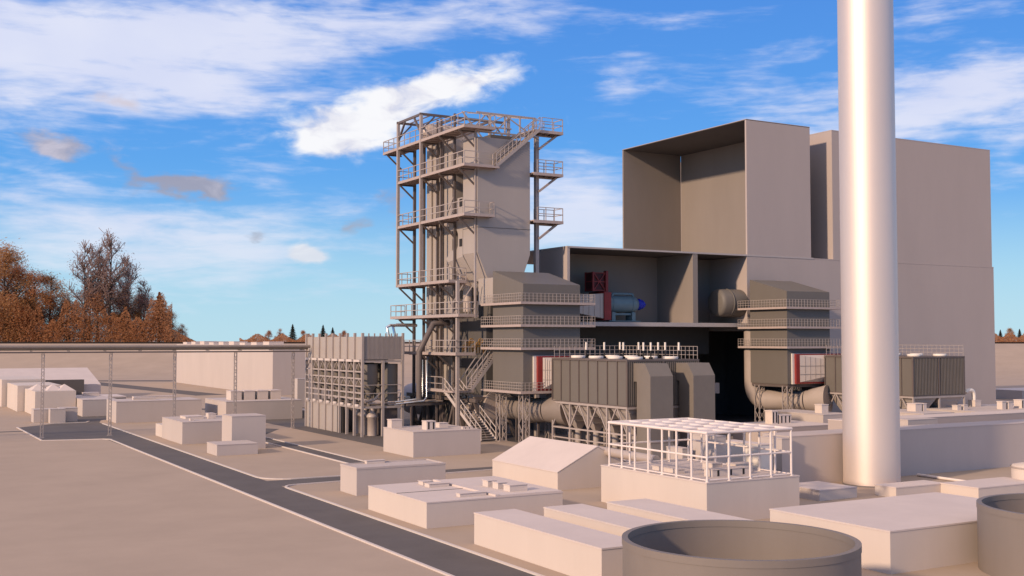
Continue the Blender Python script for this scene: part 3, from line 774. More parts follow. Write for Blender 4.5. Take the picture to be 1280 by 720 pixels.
# ------------------------------------------------------------------ filter house, built once and copied
def filter_house():
    t = thing('filter_house', 'dark ribbed filter house on a braced frame with hoppers, left of the tube cage', 'filter house', (85.5,120,0), 'ribbed filter houses on braced frames')
    x0,x1,y0,y1 = 80.0,91.0,111.4,128.4
    zb,zt = 5.8,11.3
    b = MB(); b.box(x0+.12,x1-.12,y0+.12,y1-.12,zb,zt)
    b.build('body', M['cladding'], t)
    b = MB()
    for k in range(9):
        y = y0+(y1-y0)*k/8; b.box(x0-.02,x0+.14, y-.07,y+.07, zb,zt)
    b.box(x0-.05,x1+.05, y0-.05,y1+.05, zt,zt+.22); b.box(x0-.03,x1+.03, y0-.03,y1+.03, zb-.02,zb+.16)
    b.box(x0-.04,x0+.2,y0-.04,y0+.2,zb,zt); b.box(x1-.2,x1+.04,y0-.04,y0+.2,zb,zt)
    b.box((x0+x1)/2-.14,(x0+x1)/2+.14,y0-.05,y0+.14,zb,zt)
    b.build('rib_frame', M['steel_dark'], t)
    b = MB()
    for k in range(34):
        x = x0+.35+(x1-x0-.7)*k/33
        if abs(x-(x0+x1)/2) > .2: b.box(x-.07,x+.07, y0-.02,y0+.13, zb+.2,zt-.05)
    b.build('louvre', M['louvre'], t)
    # support frame
    b = MB()
    for x in (x0+.08,(x0+x1)/2,x1-.08):
        for k in range(5):
            y = y0+.08+(y1-y0-.16)*k/4; b.bar((x,y,0),(x,y,zb), .24)
            if k < 4 and abs(x-(x0+x1)/2) > 1:
                ym = y+(y1-y0)/8; yn = y0+.08+(y1-y0-.16)*(k+1)/4
                b.bar((x,y,2.55),(x,ym,zb-.1), .16); b.bar((x,yn,2.55),(x,ym,zb-.1), .16)
        for z, w in ((zb-.1,.26),(2.45,.2),(1.15,.16)): b.bar((x,y0,z),(x,y1,z), w)
    for y in (y0+.08,y1-.08):
        for z, w in ((zb-.12,.26),(2.43,.18)): b.bar((x0,y,z),(x1,y,z), w)
    b.build('support_frame', M['steel'], t)
    for i in range(2):
        for k in range(4):
            cx = x0+(x1-x0)*(i+.5)/2; cy = y0+(y1-y0)*(k+.5)/4; a, c = 2.55, 2.02; s = .32
            b = MB(); b.hexa([(cx-s,cy-s,2.2),(cx+s,cy-s,2.2),(cx+s,cy+s,2.2),(cx-s,cy+s,2.2)],
                             [(cx-a,cy-c,zb),(cx+a,cy-c,zb),(cx+a,cy+c,zb),(cx-a,cy+c,zb)])
            for q in (3.2,4.1,5.0):
                f = (q-2.2)/(zb-2.2); aa = s+(a-s)*f+.05; cc = s+(c-s)*f+.05
                b.box(cx-aa,cx+aa,cy-cc,cy+cc,q,q+.09)
            b.tube([(cx,cy,0),(cx,cy,2.25)], .42, 14)
            b.build('hopper', M['casing'], t)
    # fans with stub stacks on top, hand rail at the far edge
    for i in range(2):
        for k in range(4):
            cx, cy = x0+(x1-x0)*(i+.5)/2, y0+(y1-y0)*(k+.5)/4
            b = MB(); b.lathe([(.0,.36),(.88,.36),(.96,.32),(.96,.10),(.90,.0)], (cx,cy,zt+.2), 24)
            b.build('fan', M['bright'], t)
            for q in range(2 if (i, k) in ((0,0),(1,1)) else 1):
                sx, sy = cx+1.15+.9*q, cy-.2-.3*q
                b = MB(); b.tube([(sx,sy,zt+.2),(sx,sy,zt+1.3)], .09, 8); b.box(sx-.18,sx+.18,sy-.18,sy+.18,zt+.2,zt+.5)
                o = b.build('stub_stack', M['dark'], t)
                MB().tube([(sx,sy,zt+1.3),(sx,sy,zt+2.3)], .13, 10).build('cap', M['bright'], o)
    b = MB(); rail(b, [(x0+.3,y1-.1,zt+.2),(x1-.1,y1-.1,zt+.2),(x1-.1,y0+.1,zt+.2)], 1.6, .8, .05, 3); b.build('handrail', M['steel'], t)
    return t
fh = filter_house()
fh2 = copy_tree(fh); fh2.location.x += 49.8
for c in [c for c in fh2.children if c.name.startswith('stub_stack')]:
    for q in list(c.children): bpy.data.objects.remove(q)
    bpy.data.objects.remove(c)
fh2['label'] = 'dark ribbed filter house with an open louvred end, right of the chimney'

def inlet(label, fx, hx):
    """flanged inlet box between duct tower and filter house: pale rim, red flange, tapering duct"""
    t = thing('inlet_duct', label, 'duct', (hx,129,7), 'red flanged inlet ducts')
    w = hx+4.6-fx
    MB().box(fx-.45,fx+w, 129.45,129.68, 7.1,11.8).build('rim', M['bright'], t)
    MB().box(fx,fx+w-.1, 129.05,129.45, 7.15,11.75).build('flange', M['red'], t)
    b = MB(); x1 = fx+w-.2
    b.hexa([(fx+.75,129.05,7.4),(hx+.25,128.42,8.2),(hx+5,128.42,8.2),(x1,129.05,7.4)],
           [(fx+.75,129.05,11.55),(hx+.25,128.42,10.9),(hx+5,128.42,10.9),(x1,129.05,11.55)])
    b.build('taper', M['plaster'], t)
    b = MB()
    n = 5
    for k in range(1,n):
        s = k/n; x = fx+.75+(hx+.25-fx-.75)*s; y = 129.05-.63*s
        b.bar((x,y-.03,7.4+.8*s),(x,y-.03,11.55-.65*s), .05)
    for z in (8.6,9.9): b.bar((fx+.75,129.0,z),(hx+.25,128.38,z), .05)
    b.build('stiffener', M['steel'], t)
    return t
inlet('red flanged inlet duct at the left filter house', 78.2, 80.0)
inlet('red flanged inlet duct left of the chimney', 124.5, 129.7)

# two chamfered ducts on the left filter house only
g = 'chamfered outlet ducts of the left filter house'
for k, lab in ((0,'chamfered square outlet duct on the left filter house, left of the pair'),(1,'chamfered square outlet duct on the left filter house, right of the pair')):
    t = thing('outlet_duct', lab, 'duct', (82.7+6.5*k,110,0), g)
    x0 = 81.0+6.45*k; x1 = x0+3.35
    MB().prism([(111.45,8.9),(110.8,8.9),(110.8,1.6),(108.07,1.6),(108.07,9.6),(109.15,11.1),(111.45,11.1)], 'x', x0, x1).build('duct_box', M['louvre'], t)
    b = MB(); b.hexa([(x0-.3,107.2,0),(x1+.3,107.2,0),(x1+.3,111.2,0),(x0-.3,111.2,0)], [(x0,108.07,1.62),(x1,108.07,1.62),(x1,110.8,1.62),(x0,110.8,1.62)])
    b.build('duct_foot', M['louvre'], t)

# ------------------------------------------------------------------ boiler tower
t = thing('boiler_tower', 'tall steel-framed boiler tower with railed walkways on every level', 'boiler tower', (78,148,0))
S, SD, CA, GR = M['steel'], M['steel_dark'], M['casing'], M['grating']
# main casing with hopper and throat
b = MB(); b.box(74.9,83.5, 140.0,144.4, 26.2,42.6)
b.build('casing', CA, t)
MB().box(74.86,83.54, 139.96,144.44, 29.75,29.83).build('seam', M['cladding'], t)
b = MB(); b.hexa([(76.7,140.05,22.3),(82.1,140.05,22.3),(82.1,143.6,22.3),(76.7,143.6,22.3)], [(74.9,140.0,26.2),(83.5,140.0,26.2),(83.5,144.4,26.2),(74.9,144.4,26.2)])
b.build('hopper', CA, t)
MB().box(76.4,84.0, 138.05,142.5, 18.9,22.6).build('throat', CA, t)
# side casing with two square openings
b = MB()
b.prism([(144.6,34.5),(146.3,34.5),(146.3,31.6),(149.7,31.4),(148.4,29.9),(146.5,29.9),(146.1,29.3),(146.1,27.6),(146.5,27.0),(148.4,27.0),(149.8,25.9),(149.4,25.3),(144.6,25.9)], 'x', 74.95, 79.3)
b.build('side_casing', CA, t)
b = MB(); b.hexa([(77.6,143.7,21.0),(81,143.7,21.0),(81,145.3,21.0),(77.6,145.3,21.0)],[(74.96,144.55,25.9),(79.3,144.55,25.9),(79.3,149.4,25.28),(74.96,149.4,25.28)]); b.build('side_hopper', CA, t)
b = MB(); b.tube([(75.4,146.6,22.6)] + elbow((75.4,146.6,22.6),(76.9,146.6,22.6),(76.9,146.6,18),1.2,6) + [(76.9,146.6,18.0)], .75, 18); b.build('elbow_duct', M['duct'], t)
for z in (33.2,27.4): MB().box(74.88,75.0, 144.75,145.55, z,z+1.1).build('opening', M['dark'], t)
# recessed middle with its shade put into the colour, ribbed rear casing
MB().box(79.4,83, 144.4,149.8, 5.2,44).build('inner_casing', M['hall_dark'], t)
b = MB(); b.box(75.9,83, 149.8,158.6, 5.2,44.5)
b.build('rear_casing', CA, t)
b = MB(); b.box(76.2,79.3,144.9,149.7,38.6,41.0); b.build('header_box', CA, t)
for y in (152.9,154.4,156.6):
    b = MB(); b.tube([(75.7,y,6),(75.7,y,45)], .28, 10); b.build('riser_pipe', CA, t)
# steam drum at the top
b = MB(); b.lathe([(.01,-4.8),(1.0,-4.5),(1.35,-3.8),(1.35,3.8),(1.0,4.5),(.01,4.8)], (78.2,155.5,45.6), 24, axis='x'); b.build('steam_drum', M['duct'], t)
# columns
for (x,y,z0,z1,w) in ((72.15,152.8,22.2,47.6,.42),(72.15,161.1,22.2,47.6,.42),(74.75,160.6,0,43.8,.40),(74.7,157.0,0,44,.34),(74.7,152.4,0,47,.30),
                      (74.7,151.1,0,47,.30),(74.7,146.7,0,47,.30),(74.7,140.3,17,43.9,.26),(72.6,141.6,0,22.2,.42),
                      (83.9,152.8,0,47.6,.4),(83.9,161,0,47.6,.4),(85.2,141,0,43.6,.55),(83.9,147,0,47.6,.4)):
    b = MB(); b.bar((x,y,z0),(x,y,z1), w); b.build('column', SD if 74.6 < x < 74.8 and z0 == 0 else S, t)  # inner columns take dark steel for the shade inside the frame
# top frame
b = MB()
zt = 47.75
for y in (152.8,161.1): b.bar((71.9,y,zt),(86.6,y,zt), .30,.36)
for x in (72.15,78,83.9): b.bar((x,152.6,zt-.02),(x,161.3,zt-.02), .28,.34)
for x in (74,76,80,82): b.bar((x,152.8,zt+.05),(x,161.1,zt+.05), .14)
for (x,y) in ((72.15,152.8),(72.15,161.1)):
    b.bar((x,y,45.2),(x+2.2,y,47.5), .22)
b.bar((72.15,161.1,44.8),(72.15,158.6,47.5), .26); b.bar((72.15,152.8,44.8),(72.15,155.2,47.5), .26)
b.build('top_frame', SD, t)
b = MB()
zr = 45.6
for x0_, x1_ in ((76,80),(80,84)):
    b.bar((x0_,146.8,zr-2.4),(x1_,146.8,zr+1.9), .18); b.bar((x1_,146.9,zr-2.4),(x0_,146.9,zr+1.9), .18)
b.bar((74.9,146.8,zr),(84.3,146.8,zr), .2); b.bar((74.9,140.2,43.4),(84.6,140.2,43.4), .24); b.bar((74.9,140.2,43.4),(74.9,152,43.4), .2)
for x in (77,79.5,82,84.3): b.bar((x,140.3,43.3),(x,140.3,46.2), .2); b.bar((x,140.3,46.1),(x,147,47.4), .18)
b.bar((74.9,140.35,46.15),(84.6,140.35,46.15), .22)
b.bar((75,140.25,43.4),(79.5,140.25,46.1), .14); b.bar((84.3,140.25,43.4),(79.5,140.25,46.1), .14)
b.build('roof_truss', S, t)
# walkways: name platform > handrail
def walkway(segs, z, railpts, h=1.85, sp=2.0, w=.10, th=.27):
    b = MB()
    for (x0,x1,y0,y1) in segs:
        b.box(x0,x1,y0,y1,z-.12,z)
        # edge channels and joists below
        b.box(x0,x0+.14,y0,y1,z-th,z-.12); b.box(x1-.14,x1,y0,y1,z-th,z-.12)
        b.box(x0+.14,x1-.14,y0,y0+.14,z-th,z-.12); b.box(x0+.14,x1-.14,y1-.14,y1,z-th,z-.12)
        L_ = y1-y0; n = int(L_/1.6)
        for k in range(1,n): b.bar((x0+.14,y0+L_*k/n,z-.25),(x1-.14,y0+L_*k/n,z-.25), .12,.2)
        m_ = int((x1-x0)/1.6)
        for k in range(1,m_): b.bar((x0+(x1-x0)*k/m_,y0+.14,z-.25),(x0+(x1-x0)*k/m_,y1-.14,z-.25), .12,.2)
    p = b.build('walkway', GR, t)
    b = MB()
    for rp in railpts:
        rail(b, [(x,y,z) for x,y in rp], h, sp, w, 2)
        for p0, p1 in zip(rp, rp[1:]): b.bar((*p0,z+.08),(*p1,z+.08), .05,.15)
    b.build('handrail', S, p)
    return p
def brackets(z, ys, x0=72.15, x1=74.7, d=2.2):
    for y in ys:
        b = MB(); b.bar((x0,y,z-.35),(x1,y,z-.35-d), .22); b.bar((x0,y,z-.42),(x1,y,z-.42), .18,.22)
        b.build('bracket', SD, t)
xo = 72.0
walkway([(xo,74.6,138.5,166.8),(74.6,77.0,138.5,139.9)], 43.75, [[(74.5,166.7),(xo+.08,166.7),(xo+.08,138.58),(76.9,138.58),(76.9,139.8)]])
walkway([(xo,74.6,138.5,161.3),(74.6,77.6,138.5,139.9)], 38.35, [[(74.5,161.2),(xo+.08,161.2),(xo+.08,138.58),(76.6,138.58)]])
walkway([(xo,74.6,138.5,161.3),(74.6,76.9,138.5,139.9)], 31.4, [[(74.5,161.2),(xo+.08,161.2),(xo+.08,138.58),(76.8,138.58),(76.8,139.8)]])
walkway([(xo,74.9,143.2,161.5)], 22.3, [[(74.5,161.4),(xo+.08,161.4),(xo+.08,143.28),(74.8,143.28),(74.8,146)]])
walkway([(xo,75.2,140.2,163.6)], 17.4, [[(74.5,163.5),(xo+.08,163.5),(xo+.08,140.28),(75.1,140.28),(75.1,144)]])
walkway([(xo,75.2,141.0,158.5)], 12.0, [[(xo+.08,158.4),(xo+.08,141.08),(75.1,141.08)]])
walkway([(xo,75.4,141.9,150.2)], 6.75, [[(xo+.08,150.1),(xo+.08,145.2)],[(74.6,142.0),(75.3,142.0)]])
for z, ys in ((43.75,(140.5,146.7,152.3,160.6,165.5)),(38.35,(140.5,146.7,152.3,160.6)),(31.4,(140.5,146.7,152.3,160.6)),(22.3,(146.7,150,157,160.6)),(17.4,(146.7,152.3,160.6)),(12.0,(146.7,152.3))):
    brackets(z, ys)
# right-hand platforms carried by the single round column
for z in (44.3,38.1,31.2):
    x0_ = 83.6
    b = MB(); b.box(x0_,88.6, 139.0,141.6, z-.14,z); b.box(x0_,88.6,139.0,139.16,z-.42,z-.14); b.box(x0_,88.6,141.44,141.6,z-.42,z-.14); b.box(88.44,88.6,139.16,141.44,z-.42,z-.14)
    b.box(x0_,85.0,141.6,150,z-.14,z)
    for k in range(1,5): b.bar((x0_+k,139.1,z-.26),(x0_+k,141.5,z-.26), .12,.2)
    b.bar((85.2,140.3,z-2.6),(88.2,140.3,z-.4), .3); b.bar((85.2,141,z-.5),(88.4,141,z-.5), .2)
    p = b.build('walkway', GR, t)
    b = MB(); pts = [(x0_+.6 if z < 44 else 85.0,139.08),(88.52,139.08),(88.52,141.52),(85.1,141.52)]
    rail(b, [(x,y,z) for x,y in pts], 1.85, 1.7, .095, 2); b.build('handrail', S, p)
# outside stair from the second level up to the top right platform
def stair(p0, p1, side, w, h=1.75, n=12, sp=1.2, name='stair', sm='steel'):
    """straight flight: p0 foot, p1 head, side = unit vector across"""
    p0 = Vector(p0); p1 = Vector(p1); side = Vector(side).normalized()
    b = MB()
    for s in (-w/2, w/2): b.bar(p0+side*s, p1+side*s, .10, .42)
    for k in range(n):
        c = p0+(p1-p0)*(k+.5)/n
        d = (p1-p0); d.z = 0; d.normalize()
        b.bar(c-side*w/2, c+side*w/2, .42, .05)
    o = b.build(name, M[sm], t)
    b = MB(); up = Vector((0,0,h)); L_ = (p1-p0).length; m_ = max(2, round(L_/sp))
    for s in (-w/2, w/2):
        for k in range(m_+1):
            c = p0+(p1-p0)*k/m_+side*s; b.bar(c, c+up, .105)
        b.bar(p0+side*s+up, p1+side*s+up, .11); b.bar(p0+side*s+up*.52, p1+side*s+up*.52, .09)
    b.build('handrail', M[sm], o)
    return o
stair((77.2,139.2,38.4),(84.4,139.2,44.3),(0,1,0), 1.1, n=24, sp=.85)
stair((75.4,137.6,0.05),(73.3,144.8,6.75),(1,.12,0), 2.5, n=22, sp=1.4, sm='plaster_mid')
stair((73.4,139.6,7.0),(77.6,139.6,12.0),(0,1,0), 1.4, n=18, sp=1.2)
# raking legs and base girder
b = MB()
for y in (141.5,147,152.3,157,161): 
    b.bar((75.2,y,5.6),(84,y,5.6), .4,.5)
b.bar((74.8,140,5.4),(74.8,163,5.4), .42,.55); b.bar((83.8,140,5.4),(83.8,163,5.4), .4,.5)
b.build('base_girder', SD, t)
for y in (141.5,147,152.3,157):
    MB().bar((75,y,5.2),(75,y+2.5,0), .42).build('raking_leg', SD, t); MB().bar((75,y+5,5.2),(75,y+2.5,0), .42).build('raking_leg', SD, t)
for x in (75,79.4):
    MB().bar((x,141,5.2),(x+2.2,141,0), .42).build('raking_leg', SD, t); MB().bar((x+4.4,141,5.2),(x+2.2,141,0), .42).build('raking_leg', SD, t)
b = MB(); b.tube([(79,140.9,4.3),(79,170,4.3)], 2.5, 32); b.build('flue', M['duct'], t)
for z0_,z1_ in ((12.2,17),(22.5,31),(31.6,38)):
    MB().bar((75.2,149.9,(z0_+z1_)/2-2),(75.2,147.2,(z0_+z1_)/2+1), .12).build('brace', S, t)
    MB().bar((75.2,149.9,z1_-.3),(75.2,147.2,(z0_+z1_)/2+1.1), .12).build('brace', S, t)
for p, q in (((72.2,144.2,17.6),(74.4,143.4,21.8)), ((72.2,142.0,17.6),(75.0,141,22.0)), ((72.4,142.2,7),(75.4,141.2,11.6))):
    MB().bar(p, q, .13).build('brace', S, t)
# dark infill boxes added for the shade in the lower levels behind the legs
MB().box(77.2,83, 141.6,149.2, 5.9,17.0).build('shade_infill', M['hall_dark'], t)
MB().box(76.2,83.4, 150.2,160, 0.02,5.0).build('shade_infill', M['hall_dark'], t)
# hand-wheel valves on the fourth level
for k in range(7):
    c = Vector((73.7+.55*k, 141.6+.25*(k%2), 12.75+.5*(k%3)))
    b = MB(); pts = [tuple(c+Vector((.34*math.cos(2*PI*i/12), 0, .34*math.sin(2*PI*i/12)))) for i in range(13)]
    b.tube(pts, .075, 6, caps=False)
    for i in range(3):
        g_ = PI*i/3; b.bar(c+Vector((.34*math.cos(g_),0,.34*math.sin(g_))), c-Vector((.34*math.cos(g_),0,.34*math.sin(g_))), .06)
    b.bar(c, c+Vector((0,.5,0)), .09); b.bar(c+Vector((0,.45,0)), Vector((c.x,c.y+.45,12.0)), .14)
    b.build('valve_wheel', M['yellow'], t)

# process pipes around the tower
g = 'steam pipes between filter building and tower'
z_ = 16.1
pipe('steam_pipe', 'upper bright slanting pipe over the framed filter building', [(69.5,158,13.9),(69.0,158,z_-.3),(69.6,158,z_),(74,158,z_)], .22, 'silver', 12, g)
pipe('steam_pipe', 'lower bright slanting pipe over the framed filter building', [(70.7,158.4,13.9),(70.2,158.4,z_-.2),(70.8,158.4,z_+.1),(74,158.4,z_+.1)], .22, 'silver', 12, g)
pipe('steam_pipe', 'dark fat pipe bent up along the tower side', [(70.2,149,5.4),(70.2,149,12.2),(72.0,148.2,16.2),(74.6,148.2,16.4)], .45, 'steel_dark', 14, g)
pipe('steam_pipe', 'left bright thin pipe dropping beside the lowest walkway', [(71.4,150.4,11.0),(71.4,150.4,5.8),(71.0,150.4,5.3),(67.5,151.5,4.9)], .12, 'silver', 10, g)
pipe('steam_pipe', 'right bright thin pipe dropping beside the lowest walkway', [(71.9,150.0,11.0),(71.9,150.0,5.6),(71.4,150.0,5.0),(67.5,151.2,4.6)], .12, 'silver', 10, g)
b = MB(); tt = thing('pipe_rack', 'dark low pipe rack between framed filter building and tower', 'pipe rack', (72,152,0))
for x in (69.5,73.6): 
    for y in (150.2,153.4): b.bar((x,y,0),(x,y,4.6), .22)
b.bar((68.8,150.2,4.5),(75,150.2,4.5), .3); b.bar((68.8,153.4,4.5),(75,153.4,4.5), .3)
b.build('rack_frame', SD, tt)
b = MB()
for y in (151,151.7,152.4,153): b.tube([(68.8,y,4.85),(75,y,4.85)], .17, 8)
b.build('pipe_bundle', M['duct'], tt)

# ------------------------------------------------------------------ framed filter building on the left
t = thing('framed_building', 'steel-framed building with corrugated top and rows of small hoppers, left of the tower', 'process building', (65.6,163.4,0))
x0,x1,y0,y1 = 62.55,68.75,151.7,175.2
ZC, ZP = 10.95, 14.35
b = MB(); nb_ = 8
for k in range(nb_+1):
    y = y0+(y1-y0)*k/nb_; b.box(x0-.22,x0+.12, y-.19,y+.19, -.05, ZP+.55)
for x in ((x0+x1)/2, x1):
    b.box(x-.19,x+.19, y0-.22,y0+.12, -.05, ZC); b.box(x-.19,x+.19, y1-.12,y1+.22, -.05, ZC)
for y in (157.5,163.4,169.3): b.box(x1-.18,x1+.18,y-.18,y+.18,-.05,ZC)
b.box(x1-.12,x1+.2,y0-.23,y0+.1,ZC,ZP+.55)
b.build('column', M['steel'], t)
b = MB(); b.box(x0+.02,x1-.02, y0+.02,y1-.02, ZC+.1,ZP); b.build('upper_cladding', M['casing'], t)
b = MB()
for k in range(30):
    x = x0+.3+(x1-x0-.5)*k/29; b.box(x-.045,x+.045, y0-.07,y0+.03, ZC+.15,ZP+.12)
for k in range(8):
    x = x0+(x1-x0)*k/7; b.box(x-.09,x+.09,y0-.1,y0+.02,ZP,ZP+.5)
b.build('corrugation', M['steel'], t)
b = MB()
for z, h in ((10.8,.32),(9.3,.22),(8.3,.22),(7.2,.18),(6.25,.24),(5.4,.22),(4.2,.42)):
    b.box(x0-.12,x0+.02, y0,y1, z-h/2,z+h/2)
for z, h in ((10.8,.3),(4.2,.3),(6.2,.12),(7.4,.10)):
    b.box(x0,x1, y0-.1,y0+.06, z-h/2,z+h/2)
for z in (4.2,10.8):
    for k in range(nb_+1):
        y = y0+(y1-y0)*k/nb_; b.box(x0+.02,x1, y-.12,y+.12, z-.16,z+.14)
b.build('beam', M['steel'], t)
for k in range(nb_):
    y = y0+(y1-y0)*(k+.5)/nb_
    MB().box(x0-.42,x0-.10, y-1.1,y+1.1, 10.72,11.05).build('bracket', M['kerb'], t)
    MB().box(x0-.36,x0-.13, y-.6,y+.6, 4.3,4.62).build('bracket', M['kerb'], t)
for k in range(nb_):
    y = y0+(y1-y0)*(k+.5)/nb_
    bb = MB(); bb.lathe([(1.25,10.4),(1.25,7.6),(.32,5.9),(.32,4.3)], (x0+1.6,y,0), 18); bb.lathe([(.01,10.42),(1.25,10.4)], (x0+1.6,y,0), 18)
    bb.build('hopper', M['louvre'], t)
    bb = MB(); bb.bar((x0,y-1.3,9.35),(x0,y,10.6), .11); bb.bar((x0,y+1.3,9.35),(x0,y,10.6), .11); bb.build('brace', M['steel'], t)
    bb = MB(); bb.bar((x0,y-1.2,7.2),(x0,y,8.2), .1); bb.bar((x0,y+1.2,7.2),(x0,y,8.2), .1); bb.build('brace', M['steel'], t)
    bb = MB(); bb.lathe([(1.3,10.4),(1.3,5.0)], (x1-1.5,y,0), 16); bb.build('rear_tank', M['cladding'], t)
# lower panels, dark doorway, vessels
b = MB(); b.box(x0+.0,x0+.18, y0+(y1-y0)*3.4/8,y1, 0,4.0); b.build('lower_panel', M['casing'], t)
MB().box(x0+.3,x0+.5, y0+(y1-y0)*2.8/8,y0+(y1-y0)*3.45/8, 0,3.9).build('doorway', M['dark'], t)
for k in range(3):
    bb = MB(); y = y0+1.6+2.6*k
    bb.lathe([(.72,0),(.72,2.6),(.86,2.65),(.86,2.9),(.66,3.15),(.3,3.5),(.3,4.0)], (x0+2.2,y,0), 20); bb.build('vessel', M['duct'], t)
MB().box(x0+3.6,x1-.3, y0+1,y1-1, 0.02,4.0).build('inner_wall', M['steel_dark'], t)
b = MB(); b.tube([(x0+.6,y0+.6,5.0),(x0+2,y0+.6,5.2),(x0+3,y0+.6,6.2)], .2, 8); b.tube([(x0+1,y0+.4,4.75),(x1+1,y0+.4,4.75)], .14, 8); b.tube([(x0+1.5,y0+.7,5.3),(x1+.8,y0+.7,5.5)], .12, 8)
b.build('pipe_bundle', M['duct'], t)

# ------------------------------------------------------------------ fence along the ridge: black strip for the shaded ground edge, trees beyond it
b = MB(); nF = 50
for k in range(nF):
    s0 = -560+1120*k/nF; s1 = -560+1120*(k+1)/nF
    p = F0*488+R0*s0; q = F0*488+R0*s1
    b.bar((p.x,p.y,12.45),(q.x,q.y,12.45), .2, .62)
tag(b.build('ground_edge_shade', M['edgeline']), 'long low black fence standing for the shaded far edge of the plain', 'edgeline')

def leaf_cloud(b, n, shape, size, r_):
    for i in range(n):
        c = shape(r_)
        if c is None: continue
        s = size*r_.uniform(.6,1.3)
        d = Vector((r_.gauss(0,1),r_.gauss(0,1),r_.gauss(0,1))).normalized()
        a = d.orthogonal().normalized(); e = d.cross(a)
        k = len(b.v)
        c = Vector(c)
        b.v += [tuple(c-a*s), tuple(c+e*s*.6), tuple(c+a*s), tuple(c-e*s*.6)]
        b.face([k,k+1,k+2,k+3])
def tree(kind, H, seed):
    r_ = random.Random(seed)
    leaf = {'rust':'rust','ochre':'ochre','fir':'fir','pine':'pine','birch':'twig'}[kind]
    t = bpy.data.objects.new({'rust':'autumn_tree','ochre':'autumn_tree','fir':'conifer_tree','pine':'conifer_tree','birch':'bare_birch'}[kind], None); col.objects.link(t)
    b = MB(); tr = H*.014
    b.tube([(0,0,-1),(r_.uniform(-.3,.3),0,H*.4),(r_.uniform(-.5,.5),r_.uniform(-.5,.5),H*.95)], tr, 7, radii=[tr,tr*.6,tr*.08])
    limbs = []
    nl = 26 if kind not in ('fir','pine') else 14
    for i in range(nl):
        z = H*r_.uniform(.25,.9); a = r_.uniform(0,2*PI); l = H*(.26 if kind != 'birch' else .20)*(1.05-z/H)+.6
        up = .5 if kind in ('fir','pine') else r_.uniform(.6,1.5)
        p = Vector((0,0,z)); q = p+Vector((math.cos(a)*l,math.sin(a)*l,l*up*(.3 if kind in ('fir','pine') else 1)))
        b.tube([p,(p+q)/2+Vector((0,0,.2)),q], tr*.3, 5, radii=[tr*.34,tr*.2,tr*.05]); limbs.append((p,q))
    b.build('trunk', M['bark'], t)
    b = MB()
    if kind in ('fir','pine'):
        def sh(r_):
            f = r_.random()**.75; z = H*(1-f*.93); rad = H*.165*f**.85
            lay = .72+.28*math.sin(z*2.6); a = r_.uniform(0,2*PI); q = rad*lay*math.sqrt(r_.uniform(.25,1))
            return (q*math.cos(a),q*math.sin(a),z)
        leaf_cloud(b, 10000, sh, .33, r_)
    elif kind == 'birch':
        def sh(r_):
            p, q = r_.choice(limbs); f = r_.uniform(.25,1.1); s = .9
            c = p+(q-p)*f
            return (c.x+r_.gauss(0,s),c.y+r_.gauss(0,s),c.z+r_.gauss(0,s*1.3))
        leaf_cloud(b, 1800, sh, .26, r_)
        for i in range(420):
            p, q = r_.choice(limbs); c = p+(q-p)*r_.uniform(.2,1)
            d = Vector((r_.gauss(0,.6),r_.gauss(0,.6),r_.uniform(.5,2.0)))*1.3
            b.bar(c, c+d, .10)
    else:
        cl = []
        for i in range(38):
            z = H*r_.uniform(.06,.93); f = math.sin(PI*min(1,max(.12,(z/H+.12)/1.1)))
            a = r_.uniform(0,2*PI); q = H*.20*f*math.sqrt(r_.random())
            cl.append((Vector((q*math.cos(a),q*math.sin(a),z)), H*r_.uniform(.05,.085)))
        def sh(r_):
            c, s = r_.choice(cl); return (c.x+r_.gauss(0,s*.62),c.y+r_.gauss(0,s*.62),c.z+r_.gauss(0,s*.7))
        leaf_cloud(b, 13000, sh, .30, r_)
    b.build('crown', M[leaf], t)
    return t
protos = {}
def place_tree(kind, var, pxc, depth, top_px, label, group):
    """stands beyond the ridge in the direction of a photo column"""
    lat = (pxc-640)/1415*depth; p = F0*depth+R0*lat
    zg = 12.3 if depth < 515 else 12.0
    ztop = 14+(424-top_px)/1415*depth
    key = (kind, var)
    if key not in protos: protos[key] = tree(kind, 30, hash_(kind, var)); o = protos[key]
    else: o = copy_tree(protos[key])
    o.location = (p.x,p.y,zg-.4); s = (ztop-zg)/30
    wf = min(1.0, max(.62, 1.0)) 
    w_ = {'rust':1.45,'ochre':1.5,'fir':2.3,'pine':2.0,'birch':1.15}[kind]; o.scale = (s*w_,s*w_,s); o.rotation_euler = (0,0,rnd.uniform(0,6.28))
    tag(o, label, {'fir':'conifer','pine':'conifer','birch':'birch'}.get(kind,'tree'), group)
    return o
def hash_(k, v): return {'rust':11,'ochre':23,'fir':37,'pine':71,'birch':53}[k]+v*101
ordn = ['first','second','third','fourth','fifth','sixth','seventh','eighth','ninth','tenth','eleventh','twelfth']
left = [('rust',0,-22,528,318),('ochre',1,6,520,304),('rust',1,20,532,330),('rust',2,42,524,338),('ochre',2,63,530,340),('ochre',0,84,538,372),
        ('birch',0,106,520,300),('birch',1,122,526,304),('birch',2,137,520,284),('ochre',1,112,540,356),('rust',0,136,536,350),('birch',0,160,528,318),('ochre',2,156,534,360),
        ('birch',1,180,532,348),('rust',1,176,542,366),('fir',0,199,526,364),('ochre',0,213,536,388),('rust',2,228,545,404)]
names = {'rust':'rust-red autumn trees','ochre':'ochre autumn trees','fir':'rust-tinted conifers','pine':'dark conifers','birch':'bare pale birches'}
cnt = {}
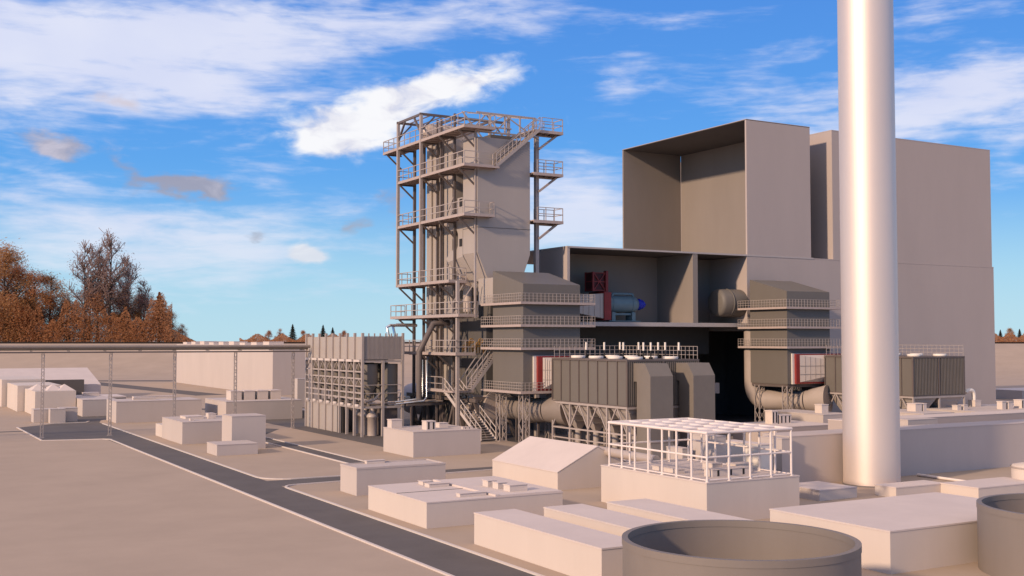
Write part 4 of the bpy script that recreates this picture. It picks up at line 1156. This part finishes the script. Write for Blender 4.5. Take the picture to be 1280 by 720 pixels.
for kind, var, x, d, top in left:
    cnt[kind] = cnt.get(kind, 0)+1
    place_tree(kind, var, x, d, top, '%s from left of the %s beyond the left fence' % (ordn[cnt[kind]-1], names[kind]), 'trees beyond the left fence')
mid = [('rust',1,318,560,418),('rust',0,336,556,412),('rust',2,350,560,410),('pine',1,366,550,404),('rust',1,379,558,412),('pine',0,404,552,405),('pine',1,416,556,408),('rust',0,430,560,412)]
cnt = {}
for kind, var, x, d, top in mid:
    cnt[kind] = cnt.get(kind, 0)+1
    place_tree(kind, var, x, d, top, '%s from left of the far %s above the framed building' % (ordn[cnt[kind]-1], names[kind]), 'small far trees above the framed building')
right = [('pine',0,1238,556,408),('pine',1,1250,560,411),('ochre',0,1262,552,409),('pine',0,1274,560,410),('pine',1,1290,556,408)]
cnt = {}
for kind, var, x, d, top in right:
    cnt[kind] = cnt.get(kind, 0)+1
    place_tree(kind, var, x, d, top, '%s from left of the far %s at the right edge' % (ordn[cnt[kind]-1], names[kind]), 'small far trees at the right')
# undergrowth that closes the wood
b = MB(); ru = random.Random(5)
def under(x0, x1, dens, hfun):
    for i in range(dens):
        x = ru.uniform(x0,x1); d = ru.uniform(506,565); h = hfun(x)*ru.random()
        p = F0*d+R0*((x-640)/1415*d); s = ru.uniform(.25,.55)
        dd = Vector((ru.gauss(0,1),ru.gauss(0,1),ru.gauss(0,1))).normalized(); a = dd.orthogonal().normalized(); e = dd.cross(a)
        c = Vector((p.x,p.y,11.8+h)); k = len(b.v)
        b.v += [tuple(c-a*s),tuple(c+e*s*.7),tuple(c+a*s),tuple(c-e*s*.7)]; b.face([k,k+1,k+2,k+3])
under(-60, 215, 60000, lambda x: 17+5*math.sin(x*.062+1)+3*math.sin(x*.17)+2*math.sin(x*.41))
under(205, 245, 3000, lambda x: max(1, 9-(x-205)*.2))
under(300, 440, 8000, lambda x: 3.2+1.5*math.sin(x*.2))
under(1225, 1310, 6000, lambda x: 4.2+1.2*math.sin(x*.3))
tag(b.build('undergrowth', M['under']), 'dense reddish undergrowth closing the gaps between the far trees', 'undergrowth', kind='stuff')
